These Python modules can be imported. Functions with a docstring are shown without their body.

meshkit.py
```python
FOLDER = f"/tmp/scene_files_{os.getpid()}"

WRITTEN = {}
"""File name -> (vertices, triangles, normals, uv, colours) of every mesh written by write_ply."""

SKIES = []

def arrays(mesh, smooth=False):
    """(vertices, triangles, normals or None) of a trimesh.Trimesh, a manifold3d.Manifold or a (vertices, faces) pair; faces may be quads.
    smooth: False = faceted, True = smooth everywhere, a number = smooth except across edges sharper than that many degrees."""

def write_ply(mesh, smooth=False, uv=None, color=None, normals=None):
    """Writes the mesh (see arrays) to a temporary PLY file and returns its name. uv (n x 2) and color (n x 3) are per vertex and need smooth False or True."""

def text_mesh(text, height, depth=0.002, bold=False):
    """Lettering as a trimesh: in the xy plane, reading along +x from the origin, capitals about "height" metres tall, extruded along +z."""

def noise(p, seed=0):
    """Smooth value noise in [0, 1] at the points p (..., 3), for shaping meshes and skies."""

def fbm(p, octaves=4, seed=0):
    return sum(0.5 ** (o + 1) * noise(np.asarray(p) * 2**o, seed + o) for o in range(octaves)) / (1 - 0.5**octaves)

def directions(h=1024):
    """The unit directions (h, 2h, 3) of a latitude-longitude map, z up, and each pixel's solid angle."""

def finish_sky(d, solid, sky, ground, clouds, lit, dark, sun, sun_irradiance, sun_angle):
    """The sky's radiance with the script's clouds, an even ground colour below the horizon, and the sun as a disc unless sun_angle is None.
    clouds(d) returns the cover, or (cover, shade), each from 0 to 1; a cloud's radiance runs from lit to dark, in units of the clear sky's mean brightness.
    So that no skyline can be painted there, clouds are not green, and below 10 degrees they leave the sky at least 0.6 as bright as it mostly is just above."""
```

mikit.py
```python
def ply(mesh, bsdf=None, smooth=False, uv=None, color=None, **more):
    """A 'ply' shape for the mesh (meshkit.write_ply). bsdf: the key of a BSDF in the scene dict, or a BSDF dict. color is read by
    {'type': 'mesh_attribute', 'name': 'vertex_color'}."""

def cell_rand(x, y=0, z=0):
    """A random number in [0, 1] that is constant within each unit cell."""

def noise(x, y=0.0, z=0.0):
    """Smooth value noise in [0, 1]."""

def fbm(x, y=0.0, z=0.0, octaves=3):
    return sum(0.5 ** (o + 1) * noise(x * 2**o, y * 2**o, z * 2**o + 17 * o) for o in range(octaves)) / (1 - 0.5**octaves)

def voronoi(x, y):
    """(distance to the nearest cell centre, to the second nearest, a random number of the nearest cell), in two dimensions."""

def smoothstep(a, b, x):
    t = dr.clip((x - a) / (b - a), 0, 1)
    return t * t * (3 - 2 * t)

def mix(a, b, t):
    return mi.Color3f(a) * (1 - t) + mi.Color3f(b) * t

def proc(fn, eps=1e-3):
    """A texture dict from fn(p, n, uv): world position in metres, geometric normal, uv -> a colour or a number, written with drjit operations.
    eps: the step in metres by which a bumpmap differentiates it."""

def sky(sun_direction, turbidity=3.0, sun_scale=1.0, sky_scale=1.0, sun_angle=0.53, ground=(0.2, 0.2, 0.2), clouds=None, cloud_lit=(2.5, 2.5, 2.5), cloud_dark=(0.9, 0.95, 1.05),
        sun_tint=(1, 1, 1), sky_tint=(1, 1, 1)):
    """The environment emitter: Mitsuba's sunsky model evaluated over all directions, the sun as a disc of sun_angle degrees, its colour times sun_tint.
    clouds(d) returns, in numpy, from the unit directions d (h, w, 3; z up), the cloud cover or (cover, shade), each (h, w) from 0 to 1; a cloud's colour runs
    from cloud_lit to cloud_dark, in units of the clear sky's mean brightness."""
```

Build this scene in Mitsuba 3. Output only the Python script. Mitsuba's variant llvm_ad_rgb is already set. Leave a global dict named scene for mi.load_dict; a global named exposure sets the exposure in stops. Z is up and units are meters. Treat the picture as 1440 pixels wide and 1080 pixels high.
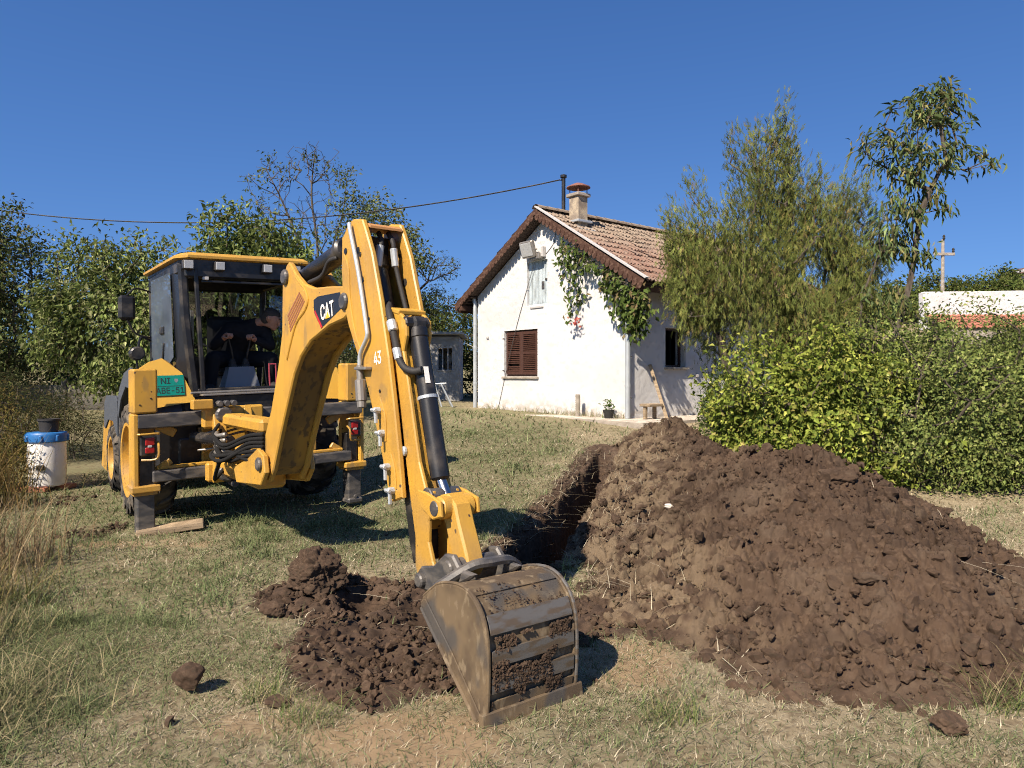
import math
import numpy as np, trimesh, drjit as dr, mitsuba as mi, mikit, meshkit
import manifold3d as m3
from shapely.geometry import Polygon
from mikit import proc, noise, fbm, smoothstep, mix, voronoi

# ------------------------------------------------------------------ camera, sky, exposure
scene, labels = {}, {}
T4 = mi.ScalarTransform4f
PITCH = math.atan(13 / 1000)
scene['camera'] = {'type': 'perspective', 'fov_axis': 'x', 'fov': 2 * math.degrees(math.atan(0.72)),
                   'near_clip': 0.05, 'far_clip': 3000.0,
                   'to_world': T4().look_at(origin=[0, 0, 1.6], target=[0, math.cos(PITCH), 1.6 - math.sin(PITCH)], up=[0, 0, 1])}
SUN_AZ, SUN_EL = math.radians(33), math.radians(42)      # from behind the camera, to its left
SUN = [-math.sin(SUN_AZ) * math.cos(SUN_EL), -math.cos(SUN_AZ) * math.cos(SUN_EL), math.sin(SUN_EL)]
scene['sky'] = mikit.sky(SUN, turbidity=3.7, sky_scale=0.43, sky_tint=(0.60, 0.92, 1.44), sun_tint=(0.95, 1.0, 1.12), ground=(0.12, 0.11, 0.08))
exposure = 2.65

# ------------------------------------------------------------------ bookkeeping
def key_for(name, parent=None):
    base = (parent + '__' if parent else '') + name
    k, n = base, 0
    while k in scene or k in labels or k in HOLD:
        n += 1; k = f'{base}_{n:03d}'
    return k
HOLD = set()

def thing(name, label, cat, group=None, kind=None):
    k = key_for(name)
    labels[k] = {'label': label, 'category': cat}
    if group: labels[k]['group'] = group
    if kind: labels[k]['kind'] = kind
    return k

def obj(name, mesh, bsdf, parent=None, smooth=False, label=None, kind=None, **kw):
    k = key_for(name, parent)
    scene[k] = mikit.ply(mesh, bsdf, smooth=smooth, **kw)
    if label or kind:
        labels[k] = {}
        if label: labels[k]['label'] = label
        if kind: labels[k]['kind'] = kind
    return k

def single(name, mesh, bsdf, label, cat, group=None, kind=None, smooth=False, **kw):
    k = key_for(name)
    scene[k] = mikit.ply(mesh, bsdf, smooth=smooth, **kw)
    labels[k] = {'label': label, 'category': cat}
    if group: labels[k]['group'] = group
    if kind: labels[k]['kind'] = kind
    return k

# ------------------------------------------------------------------ shape helpers
A = lambda *v: np.array(v, float)
def cat(*ms):
    ms = [m for m in (ms[0] if len(ms) == 1 and isinstance(ms[0], (list, tuple)) else ms) if m is not None]
    vs, fs, o = [], [], 0
    for m in ms:
        vs.append(np.asarray(m.vertices)); fs.append(np.asarray(m.faces) + o); o += len(m.vertices)
    return trimesh.Trimesh(np.vstack(vs), np.vstack(fs), process=False)

def unit(v):
    v = np.asarray(v, float); return v / (np.linalg.norm(v, axis=-1, keepdims=True) + 1e-12)

def box(cx, cy, cz, sx, sy, sz, bev=0.0, rot=None):
    h = A(sx, sy, sz) / 2
    bev = min(bev, h.min() * 0.9)
    pts = []
    for s in np.ndindex(2, 2, 2):
        sg = A(*s) * 2 - 1
        if bev > 0:
            for k in range(3):
                q = h - bev; q[k] = h[k]; pts.append(sg * q)
        else: pts.append(sg * h)
    m = trimesh.convex.convex_hull(np.array(pts))
    v = np.array(m.vertices)
    if rot is not None: v = v @ np.asarray(rot).T
    return trimesh.Trimesh(v + A(cx, cy, cz), m.faces, process=False)

def rotm(axis, ang):
    return trimesh.transformations.rotation_matrix(ang, axis)[:3, :3]

def inset(poly, d):
    p = np.asarray(poly, float); n = len(p)
    a = unit(p - np.roll(p, 1, 0)); b = unit(np.roll(p, -1, 0) - p)
    na, nb = np.c_[-a[:, 1], a[:, 0]], np.c_[-b[:, 1], b[:, 0]]
    m = unit(na + nb); c = np.clip((m * na).sum(1), 0.35, 1)
    return p + m * (d / c)[:, None]

def ccw(poly):
    p = np.asarray(poly, float); x, y = p.T
    return p if (x * np.roll(y, -1) - y * np.roll(x, -1)).sum() > 0 else p[::-1]

def prism(poly, t0, t1, bev=0.006):
    """poly in (x, z), extruded along y from t0 to t1, bevelled rims."""
    p = ccw(poly); n = len(p)
    rings = [(inset(p, bev), t0), (p, t0 + bev), (p, t1 - bev), (inset(p, bev), t1)] if bev else [(p, t0), (p, t1)]
    v = np.vstack([np.c_[q[:, 0], np.full(n, t), q[:, 1]] for q, t in rings])
    f = []
    for r in range(len(rings) - 1):
        for i in range(n):
            j = (i + 1) % n; a, b, c, d = r * n + i, r * n + j, (r + 1) * n + j, (r + 1) * n + i
            f += [[a, b, c], [a, c, d]]
    pv, pf = trimesh.creation.triangulate_polygon(Polygon(p), engine='earcut')
    from scipy.spatial import cKDTree
    idx = cKDTree(p).query(pv)[1]
    pf = idx[pf]
    pa = p[pf]; cr = (pa[:, 1, 0] - pa[:, 0, 0]) * (pa[:, 2, 1] - pa[:, 0, 1]) - (pa[:, 1, 1] - pa[:, 0, 1]) * (pa[:, 2, 0] - pa[:, 0, 0])
    pf[cr < 0] = pf[cr < 0][:, ::-1]
    f += pf.tolist() + (pf[:, ::-1] + (len(rings) - 1) * n).tolist()
    f = np.array(f)
    m = trimesh.Trimesh(v, f, process=False)
    if m.volume < 0: m.faces = m.faces[:, ::-1]
    return m

def tube(path, r, n=8, cap=True):
    p = np.asarray(path, float); k = len(p)
    r = np.full(k, r, float) if np.isscalar(r) else np.asarray(r, float)
    t = np.zeros_like(p); t[1:-1] = p[2:] - p[:-2]; t[0] = p[1] - p[0]; t[-1] = p[-1] - p[-2]; t = unit(t)
    up = A(0, 0, 1) if abs(t[0, 2]) < 0.9 else A(1, 0, 0)
    s = unit(np.cross(t[0], up)); v = []
    ang = np.arange(n) * 2 * math.pi / n
    for i in range(k):
        s = unit(s - t[i] * (s @ t[i])); w = np.cross(t[i], s)
        v.append(p[i] + r[i] * (np.cos(ang)[:, None] * s + np.sin(ang)[:, None] * w))
    v = np.vstack(v); f = []
    for i in range(k - 1):
        for j in range(n):
            a, b = i * n + j, i * n + (j + 1) % n
            f += [[a, b, b + n], [a, b + n, a + n]]
    if cap:
        v = np.vstack([v, p[0], p[-1]]); c0, c1 = k * n, k * n + 1
        for j in range(n):
            f += [[c0, (j + 1) % n, j], [c1, (k - 1) * n + j, (k - 1) * n + (j + 1) % n]]
    return trimesh.Trimesh(v, np.array(f), process=False)

def rod(p0, p1, r, n=12, bev=None):
    p0, p1 = A(*p0), A(*p1); L = np.linalg.norm(p1 - p0); d = (p1 - p0) / L
    b = min(r * 0.2 if bev is None else bev, L * 0.3)
    return tube([p0, p0 + d * b, p1 - d * b, p1], [r - b, r, r, r - b], n)

def smooth_path(pts, n=6):
    p = np.asarray(pts, float); q = np.vstack([2 * p[0] - p[1], p, 2 * p[-1] - p[-2]]); out = []
    for i in range(len(p) - 1):
        a, b, c, d = q[i:i + 4]
        for t in np.linspace(0, 1, n, endpoint=False):
            out.append(0.5 * (2 * b + (c - a) * t + (2 * a - 5 * b + 4 * c - d) * t * t + (3 * b - a - 3 * c + d) * t ** 3))
    return np.array(out + [p[-1]])

def lathe(profile, c, axis=(0, 0, 1), n=24):
    """profile (r, h) turned about axis through c."""
    ax = unit(A(*axis)); s = unit(np.cross(ax, A(1, 0, 0) if abs(ax[0]) < 0.9 else A(0, 1, 0))); w = np.cross(ax, s)
    ang = np.arange(n) * 2 * math.pi / n; pr = np.asarray(profile, float); k = len(pr)
    v = np.vstack([A(*c) + ax * h + r * (np.cos(ang)[:, None] * s + np.sin(ang)[:, None] * w) for r, h in pr]); f = []
    for i in range(k - 1):
        for j in range(n):
            a, b = i * n + j, i * n + (j + 1) % n
            f += [[a, b, b + n], [a, b + n, a + n]]
    return trimesh.Trimesh(v, np.array(f), process=False)

_ico = {}
def lumps(rng, P, R, sub=0, squash=0.75, rough=0.28, col=None):
    """many irregular lumps as one mesh: positions P, radii R."""
    if sub not in _ico: _ico[sub] = trimesh.creation.icosphere(subdivisions=sub)
    b = _ico[sub]; V = np.asarray(b.vertices); n = len(P)
    sc = 1 + rough * rng.standard_normal((n, len(V), 1)).clip(-1.5, 1.5)
    st = rng.uniform(0.65, 1.25, (n, 1, 3)) * A(1, 1, squash)
    q = unit(rng.standard_normal((n, 4))); w, x, y, z = q.T
    Rm = np.stack([1 - 2 * (y * y + z * z), 2 * (x * y - w * z), 2 * (x * z + w * y), 2 * (x * y + w * z), 1 - 2 * (x * x + z * z), 2 * (y * z - w * x), 2 * (x * z - w * y), 2 * (y * z + w * x), 1 - 2 * (x * x + y * y)], 1).reshape(n, 3, 3)
    v = np.einsum('nij,nkj->nki', Rm, V[None] * sc * st) * np.asarray(R)[:, None, None] + np.asarray(P)[:, None]
    f = (np.asarray(b.faces)[None] + (np.arange(n) * len(V))[:, None, None]).reshape(-1, 3)
    return trimesh.Trimesh(v.reshape(-1, 3), f, process=False)

def worley(P, scale, seed=0):
    """distances to the nearest and second nearest of jittered cell points and a random number of the nearest, at points P (n, 2 or 3)"""
    from scipy.spatial import cKDTree
    k = P.shape[1]; lo = np.floor(P.min(0) / scale) - 1; hi = np.ceil(P.max(0) / scale) + 1
    g = np.stack(np.meshgrid(*[np.arange(a, b) for a, b in zip(lo, hi)], indexing='ij'), -1).reshape(-1, k); r = np.random.default_rng(seed)
    q = (g + r.uniform(0, 1, g.shape)) * scale; d, i = cKDTree(q).query(P, k=2)
    return d[:, 0] / scale, d[:, 1] / scale, r.uniform(0, 1, len(q))[i[:, 0]]
def crumble(P, levels, seed=0):
    """height of broken soil: clods of several sizes with creases between them"""
    h = np.zeros(len(P))
    for n_, (sc_, lift, crease) in enumerate(levels):
        a, b, r = worley(P, sc_, seed + n_)
        h += lift * (r - 0.5) + crease * (np.minimum(1, (b - a) / 0.32) ** 0.6 - 1) + 0.35 * crease * (0.5 - a)
    return h

def leaves(P, D, N, L, W, fold=0.25, droop=0.15, at=0.42):
    """folded four-point leaves. P base, D direction, N up-side."""
    D = unit(D); S = unit(np.cross(D, N)); N = np.cross(S, D); L, W = np.asarray(L)[:, None], np.asarray(W)[:, None]
    mid = P + D * L * at
    v = np.stack([P, mid + S * W / 2 + N * W * fold, P + D * L - N * L * droop, mid - S * W / 2 + N * W * fold], 1).reshape(-1, 3)
    i = np.arange(len(P))[:, None] * 4
    f = np.hstack([i, i + 1, i + 2, i, i + 2, i + 3]).reshape(-1, 3)
    return v, f

def leafmesh(P, D, N, L, W, C, **kw):
    v, f = leaves(P, D, N, L, W, **kw)
    return trimesh.Trimesh(v, f, process=False), np.repeat(C, 4, 0)

def pick(rng, cols, n, var=0.18, w=None):
    c = np.array(cols, float)[rng.choice(len(cols), n, p=w)]
    return np.clip(c * (1 + var * rng.standard_normal((n, 1))), 0.008, 0.9)

# ------------------------------------------------------------------ materials
def mat(name, color, rough=0.6, metal=0.0, spec=0.5, **kw):
    scene[name] = {'type': 'twosided', 'b': {'type': 'principled', 'base_color': color if isinstance(color, dict) else {'type': 'rgb', 'value': list(color)}, 'roughness': rough, 'metallic': metal, 'specular': spec, **kw}}

def yellow_fn(p, n, uv):
    d = fbm(p.x * 3.1, p.y * 3.1, p.z * 3.1, 4)
    c = mix((0.47, 0.262, 0.038), (0.385, 0.215, 0.042), smoothstep(0.35, 0.7, d))
    grime = smoothstep(0.60, 0.74, fbm(p.x * 9 + 5, p.y * 9, p.z * 4, 4))
    c = mix(c, (0.22, 0.145, 0.06), 0.55 * grime)
    c = mix(c, (0.30, 0.17, 0.04), 0.22 * smoothstep(0.5, 0.75, fbm(p.x * 34, p.y * 34, p.z * 2.5, 3)))
    chip = smoothstep(0.83, 0.86, fbm(p.x * 26, p.y * 26, p.z * 21 + 9, 2))
    c = mix(c, (0.07, 0.045, 0.03), chip)
    dust = smoothstep(1.1, 0.2, p.z) * smoothstep(0.4, 0.75, fbm(p.x * 6, p.y * 6, p.z * 6 + 3, 3))
    return mix(c, (0.30, 0.21, 0.11), 0.6 * dust)
mat('yellow_paint', proc(yellow_fn), 0.42, spec=0.5)
def shaded_grease_fn(p, n, uv):
    d = fbm(p.x * 4, p.y * 4, p.z * 2, 5); e = fbm(p.x * 30, p.y * 30, p.z * 3, 4)
    c = mix((0.36, 0.20, 0.035), (0.19, 0.115, 0.035), smoothstep(0.35, 0.62, d))  # grease and scratches, plus the shade under the boom put into the colour
    return mix(c, (0.07, 0.048, 0.03), 0.8 * smoothstep(0.50, 0.66, e))
mat('shaded_greasy_yellow', proc(shaded_grease_fn), 0.55, spec=0.4)
def black_fn(p, n, uv):
    d = fbm(p.x * 7, p.y * 7, p.z * 7, 4)
    return mix((0.012, 0.012, 0.013), (0.06, 0.052, 0.043), smoothstep(0.45, 0.78, d))
mat('black_paint', proc(black_fn), 0.38)
def bar_fn(p, n, uv):
    d = fbm(p.x * 9, p.y * 9, p.z * 20, 4)
    return mix((0.045, 0.045, 0.047), (0.11, 0.10, 0.088), smoothstep(0.35, 0.75, d))
mat('bar_steel', proc(bar_fn), 0.45, spec=0.5)
def mud_steel_fn(p, n, uv):
    d = fbm(p.x * 8, p.y * 8, p.z * 5, 5)
    e = fbm(p.x * 40, p.y * 40, p.z * 14 + 7, 3)
    c = mix((0.135, 0.098, 0.058), (0.08, 0.058, 0.037), smoothstep(0.35, 0.65, d))
    c = mix(c, (0.21, 0.165, 0.105), 0.7 * smoothstep(0.55, 0.75, e))
    return mix(c, (0.055, 0.054, 0.053), 0.8 * smoothstep(0.56, 0.66, fbm(p.x * 5 + 3, p.y * 5, p.z * 3, 3)))
mat('muddy_steel', proc(mud_steel_fn), 0.75, spec=0.3)
def worn_fn(p, n, uv):
    d = fbm(p.x * 14, p.y * 14, p.z * 40, 4)
    return mix((0.10, 0.096, 0.09), (0.085, 0.064, 0.043), smoothstep(0.4, 0.65, d))
mat('worn_steel', proc(worn_fn), 0.5, spec=0.5)
def soil_fn(p, n, uv):
    d = fbm(p.x * 2.2, p.y * 2.2, p.z * 2.2, 4); e = fbm(p.x * 45, p.y * 45, p.z * 45, 3)
    c = mix((0.080, 0.052, 0.035), (0.050, 0.033, 0.023), smoothstep(0.3, 0.7, d))
    c = mix(c, (0.105, 0.075, 0.051), 0.55 * smoothstep(0.52, 0.75, e))
    return mix(c, (0.045, 0.036, 0.025), 0.5 * smoothstep(0.55, 0.3, e))
mat('soil', proc(soil_fn), 0.95, spec=0.15)
mat('black_rubber', (0.022, 0.021, 0.021), 0.7)
mat('hose_rubber', (0.012, 0.012, 0.012), 0.9, spec=0.2)
def tyre_fn(p, n, uv):
    d = fbm(p.x * 8, p.y * 8, p.z * 8, 4)
    return mix((0.028, 0.027, 0.026), (0.13, 0.11, 0.085), smoothstep(0.42, 0.75, d))
mat('tyre_rubber', proc(tyre_fn), 0.85, spec=0.25)
mat('grey_plastic', (0.06, 0.068, 0.08), 0.55)
mat('console_grey', (0.16, 0.17, 0.185), 0.5)
mat('chrome', (0.55, 0.54, 0.52), 0.22, 1.0)
mat('galvanised', proc(lambda p, n, uv: mix((0.36, 0.40, 0.43), (0.50, 0.53, 0.54), fbm(p.x * 6, p.y * 6, p.z * 6, 3))), 0.45, 0.35)
mat('dull_metal', (0.28, 0.26, 0.23), 0.45, 0.6)
mat('red_lamp', (0.28, 0.012, 0.014), 0.2, spec=0.6)
mat('clear_lamp', (0.36, 0.37, 0.37), 0.18, spec=0.7)
mat('white_print', (0.75, 0.74, 0.70), 0.5)
mat('black_print', (0.014, 0.015, 0.018), 0.35)
mat('red_print', (0.42, 0.02, 0.02), 0.4)
mat('yellow_print', (0.72, 0.42, 0.03), 0.4)
mat('brown_print', (0.24, 0.09, 0.045), 0.6)
mat('plate_green', proc(lambda p, n, uv: mix((0.0, 0.21, 0.16), (0.01, 0.16, 0.125), fbm(p.x * 22, p.y * 22, p.z * 22, 3))), 0.35)
mat('plate_text', (0.012, 0.03, 0.028), 0.5)
mat('fender_yellow', (0.60, 0.35, 0.055), 0.38)
mat('red_rod', (0.30, 0.05, 0.07), 0.4)
mat('orange_cap', proc(lambda p, n, uv: mix((0.50, 0.26, 0.09), (0.36, 0.17, 0.06), fbm(p.x * 14, p.y * 14, p.z * 14, 3))), 0.5)
def wood_fn(p, n, uv):
    g = fbm(p.x * 5, p.y * 5, p.z * 60, 4)
    return mix((0.33, 0.25, 0.16), (0.20, 0.15, 0.095), smoothstep(0.3, 0.7, g))
mat('old_plank', proc(wood_fn), 0.8)
def bark_fn(p, n, uv):
    g = fbm(p.x * 22, p.y * 22, p.z * 6, 4)
    return mix((0.12, 0.10, 0.08), (0.055, 0.045, 0.036), smoothstep(0.3, 0.7, g))
mat('bark', proc(bark_fn), 0.9, spec=0.2)
scene['leaf'] = {'type': 'principledthin', 'base_color': {'type': 'mesh_attribute', 'name': 'vertex_color'}, 'roughness': 0.42, 'diff_trans': 0.5, 'spec_trans': 0.0}
scene['blade'] = {'type': 'principledthin', 'base_color': {'type': 'mesh_attribute', 'name': 'vertex_color'}, 'roughness': 0.7, 'diff_trans': 0.4, 'spec_trans': 0.0}
scene['clear_glass'] = {'type': 'thindielectric', 'int_ior': 1.5}
scene['tinted_glass'] = {'type': 'thindielectric', 'int_ior': 1.7, 'specular_transmittance': {'type': 'rgb', 'value': [0.22, 0.25, 0.27]}}
scene['blue_grey_glass'] = {'type': 'blendbsdf', 'weight': proc(lambda p, n, uv: 0.30 + 0.22 * smoothstep(0.3, 0.75, fbm(p.x * 2, p.y * 2, p.z * 2, 4))), 'a': {'type': 'thindielectric', 'int_ior': 1.6, 'specular_transmittance': {'type': 'rgb', 'value': [0.3, 0.33, 0.35]}},
                        'b': {'type': 'twosided', 'b': {'type': 'diffuse', 'reflectance': {'type': 'rgb', 'value': [0.15, 0.19, 0.25]}}}}  # uneven blue-grey diffuse layer blended over the tinted glass
# ------------------------------------------------------------------ terrain
def sst(a, b, x):
    t = np.clip((x - a) / (b - a), 0, 1); return t * t * (3 - 2 * t)
def n2(x, y, s, o=3, seed=0):
    return meshkit.fbm(np.stack([np.asarray(x) * s, np.asarray(y) * s, np.zeros_like(np.asarray(x, float)) + 0.37], -1), o, seed)
TRENCH = np.array([(1.62, 11.9), (1.22, 10.2), (0.78, 8.4), (0.38, 7.0), (0.10, 5.95), (-0.10, 5.2)])
def seg_dist(x, y, pl):
    """distance to a polyline and the position along it (0..1)."""
    best = np.full(np.shape(x), 1e9); tt = np.zeros(np.shape(x)); n = len(pl) - 1
    for i in range(n):
        a, b = pl[i], pl[i + 1]; ab = b - a
        t = np.clip(((x - a[0]) * ab[0] + (y - a[1]) * ab[1]) / (ab @ ab), 0, 1)
        d = np.hypot(x - a[0] - ab[0] * t, y - a[1] - ab[1] * t)
        m = d < best; best = np.where(m, d, best); tt = np.where(m, (i + t) / n, tt)
    return best, tt
def base_z(x, y):
    bl = sst(-0.8, -3.4, x)
    y0 = 7 + 3.6 * bl; cap = 8.6 + 2.4 * bl
    s = np.maximum(0, y - y0)
    z = 0.073 * np.minimum(s, cap) + 0.012 * np.clip(s - cap, 0, 40)
    hill = 5.2 * sst(36, 75, y) * sst(8, 36, x) + 3.0 * sst(34, 90, y)
    return z + np.where(y > 30, hill, 0)
def soil_mask(x, y):
    w = 0.35 * (n2(x, y, 2.3, 3, 5) - 0.5) + 0.22 * (n2(x, y, 9, 2, 6) - 0.5)
    d, t = seg_dist(x, y, TRENCH)
    m = sst(0.45, 0.26, d + w * 0.6)
    e = np.hypot((x + 0.60) / 0.76, (y - 4.4) / 0.98)
    m = np.maximum(m, sst(1.08, 0.86, e + w))
    e = np.hypot((x - 0.05) / 0.9, (y - 4.7) / 0.6)
    m = np.maximum(m, 0.75 * sst(1.05, 0.7, e + 1.4 * w))
    e = np.hypot((x + 1.35) / 0.5, (y - 5.15) / 0.5)
    m = np.maximum(m, sst(1.1, 0.8, e + w))
    for rx, ry in ((-5.75, 9.0), (-5.5, 9.0), (-4.4, 7.2), (-4.15, 7.25)):
        m = np.maximum(m, 0.8 * sst(1, 0.6, np.hypot((x - rx) / 0.07, (y - ry) / 0.42) + w))
    return m
def bare_mask(x, y):
    w = 0.9 * (n2(x, y, 1.6, 3, 8) - 0.5)
    m = 0.62 * sst(1.15, 0.3, np.hypot((x + 0.33) / 0.6, (y - 3.08) / 0.32) + 2.2 * w)
    m = np.maximum(m, 0.45 * sst(1.1, 0.3, np.hypot((x + 1.2) / 0.35, (y - 3.25) / 0.2) + 1.6 * w))
    m = np.maximum(m, 0.6 * sst(1.1, 0.5, np.hypot((x - 0.62) / 0.4, (y - 4.0) / 0.5) + w))
    m = np.maximum(m, 0.55 * sst(0.60, 0.70, n2(x, y, 1.35, 4, 9)) * sst(9, 6, y))
    return m
def ground_z(x, y, detail=True):
    x, y = np.asarray(x, float), np.asarray(y, float)
    z = base_z(x, y)
    d, t = seg_dist(x, y, TRENCH)
    w = 0.26 * (n2(x, y, 2.2, 3, 21) - 0.5) + 0.13 * (n2(x, y, 9, 2, 22) - 0.5)
    hw = 0.10 + 0.135 * t
    depth = 0.85 * sst(0, 0.22, t) * (1 - 0.55 * sst(0.86, 1.0, t))
    z = z - depth * sst(0.05, -0.06, d - hw + w)
    # raised turf lip on the left bank
    side = x - np.interp(y, TRENCH[::-1, 1], TRENCH[::-1, 0])
    z = z + 0.09 * np.exp(-((d - 0.42) / 0.16) ** 2) * (side < 0) * (n2(x, y, 3, 2, 30) + 0.2) * sst(0.02, 0.1, t)
    # dug pit of loose soil before the bucket
    e = np.hypot((x + 0.55) / 0.75, (y - 4.45) / 0.85)
    z = z - 0.14 * sst(1.0, 0.35, e)
    z = z - 0.38 * sst(1.0, 0.3, np.hypot((x + 1.06) / 0.22, (y - 5.12) / 0.26))
    z = z - 0.30 * sst(1.0, 0.3, np.hypot((x + 0.52) / 0.3, (y - 5.0) / 0.26))
    for rx, ry in ((-5.75, 9.0), (-5.5, 9.0), (-4.4, 7.2), (-4.15, 7.25)):
        z = z - 0.07 * sst(1, 0.5, np.hypot((x - rx) / 0.07, (y - ry) / 0.42))
    if detail:
        m = soil_mask(x, y); fade = sst(12, 8, y) * sst(6.5, 3.5, np.abs(x))
        z = z + m * (0.15 * (n2(x, y, 4.5, 4, 11) - 0.5) + 0.10 * np.abs(n2(x, y, 14, 3, 12) - 0.5) + 0.012 * (meshkit.noise(np.stack([x * 47, y * 47, 0 * x], -1), 15) - 0.5))
        s_ = (m > 0.05) & (np.abs(x) < 2.2) & (y < 12.5) & (y > 2.7)
        if s_.any():
            z = np.array(z); z[s_] += m[s_] * crumble(np.c_[x[s_], y[s_]], ((0.17, 0.035, 0.022), (0.075, 0.024, 0.012)), 400)
        z = z + fade * (1 - m) * (0.05 * (n2(x, y, 0.9, 3, 13) - 0.5) + 0.03 * (n2(x, y, 7, 2, 14) - 0.5))
    return z
def spaced(lo, hi, step, far_lo, far_hi, grow=1.13):
    a = list(np.arange(lo, hi, step)); s = step
    while a[-1] < far_hi: s *= grow; a.append(a[-1] + s)
    s = step; b = [lo]
    while b[-1] > far_lo: s *= grow; b.append(b[-1] - s)
    return np.array(b[:0:-1] + a)
gx = spaced(-2.4, 1.9, 0.022, -500, 500, 1.07); gy = spaced(2.7, 9.0, 0.024, -30, 900, 1.05)
GX, GY = np.meshgrid(gx, gy); GZ = ground_z(GX, GY)
def gridmesh(X, Y, Z):
    h, w = X.shape; i = np.arange(h * w).reshape(h, w)
    a, b, c, d = i[:-1, :-1].ravel(), i[:-1, 1:].ravel(), i[1:, 1:].ravel(), i[1:, :-1].ravel()
    return trimesh.Trimesh(np.stack([X, Y, Z], -1).reshape(-1, 3), np.vstack([np.c_[a, b, c], np.c_[a, c, d]]), process=False)
def dry_field(x, y):
    """0 green .. 1 straw"""
    f = 0.70 + 1.6 * (n2(x, y, 0.75, 4, 41) - 0.5) + 0.8 * (n2(x, y, 3.4, 3, 42) - 0.5)
    f = f - 0.12 + 0.34 * sst(2.5, 4.5, x) + 0.16 * sst(4.2, 3.4, y) * sst(-1.4, 0, x) - 0.34 * sst(5.5, 8.5, y) * sst(2, 0.5, x) - 0.10 * sst(-0.8, -2.0, x)
    return np.clip(f, 0, 1)
def ground_fn(p, n, uv):
    s, dry = uv.x, uv.y
    a = fbm(p.x * 26, p.y * 26, p.z * 26, 3); b = fbm(p.x * 5, p.y * 5, 0.0, 3)
    soil = mix((0.075, 0.050, 0.035), (0.048, 0.033, 0.024), smoothstep(0.3, 0.7, a))
    soil = mix(soil, (0.11, 0.078, 0.052), 0.5 * smoothstep(0.55, 0.8, b))
    grass = mix((0.105, 0.105, 0.055), (0.23, 0.19, 0.125), dry)
    grass = mix(grass, (0.10, 0.075, 0.045), 0.7 * smoothstep(0.45, 0.7, a))
    bare = mix((0.27, 0.195, 0.115), (0.20, 0.14, 0.085), a)
    c = mix(grass, soil, smoothstep(0.0, 0.5, s))
    return mix(c, bare, smoothstep(0.05, 0.75, -s))
mat('ground_mat', proc(ground_fn), 0.95, spec=0.15)
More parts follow.
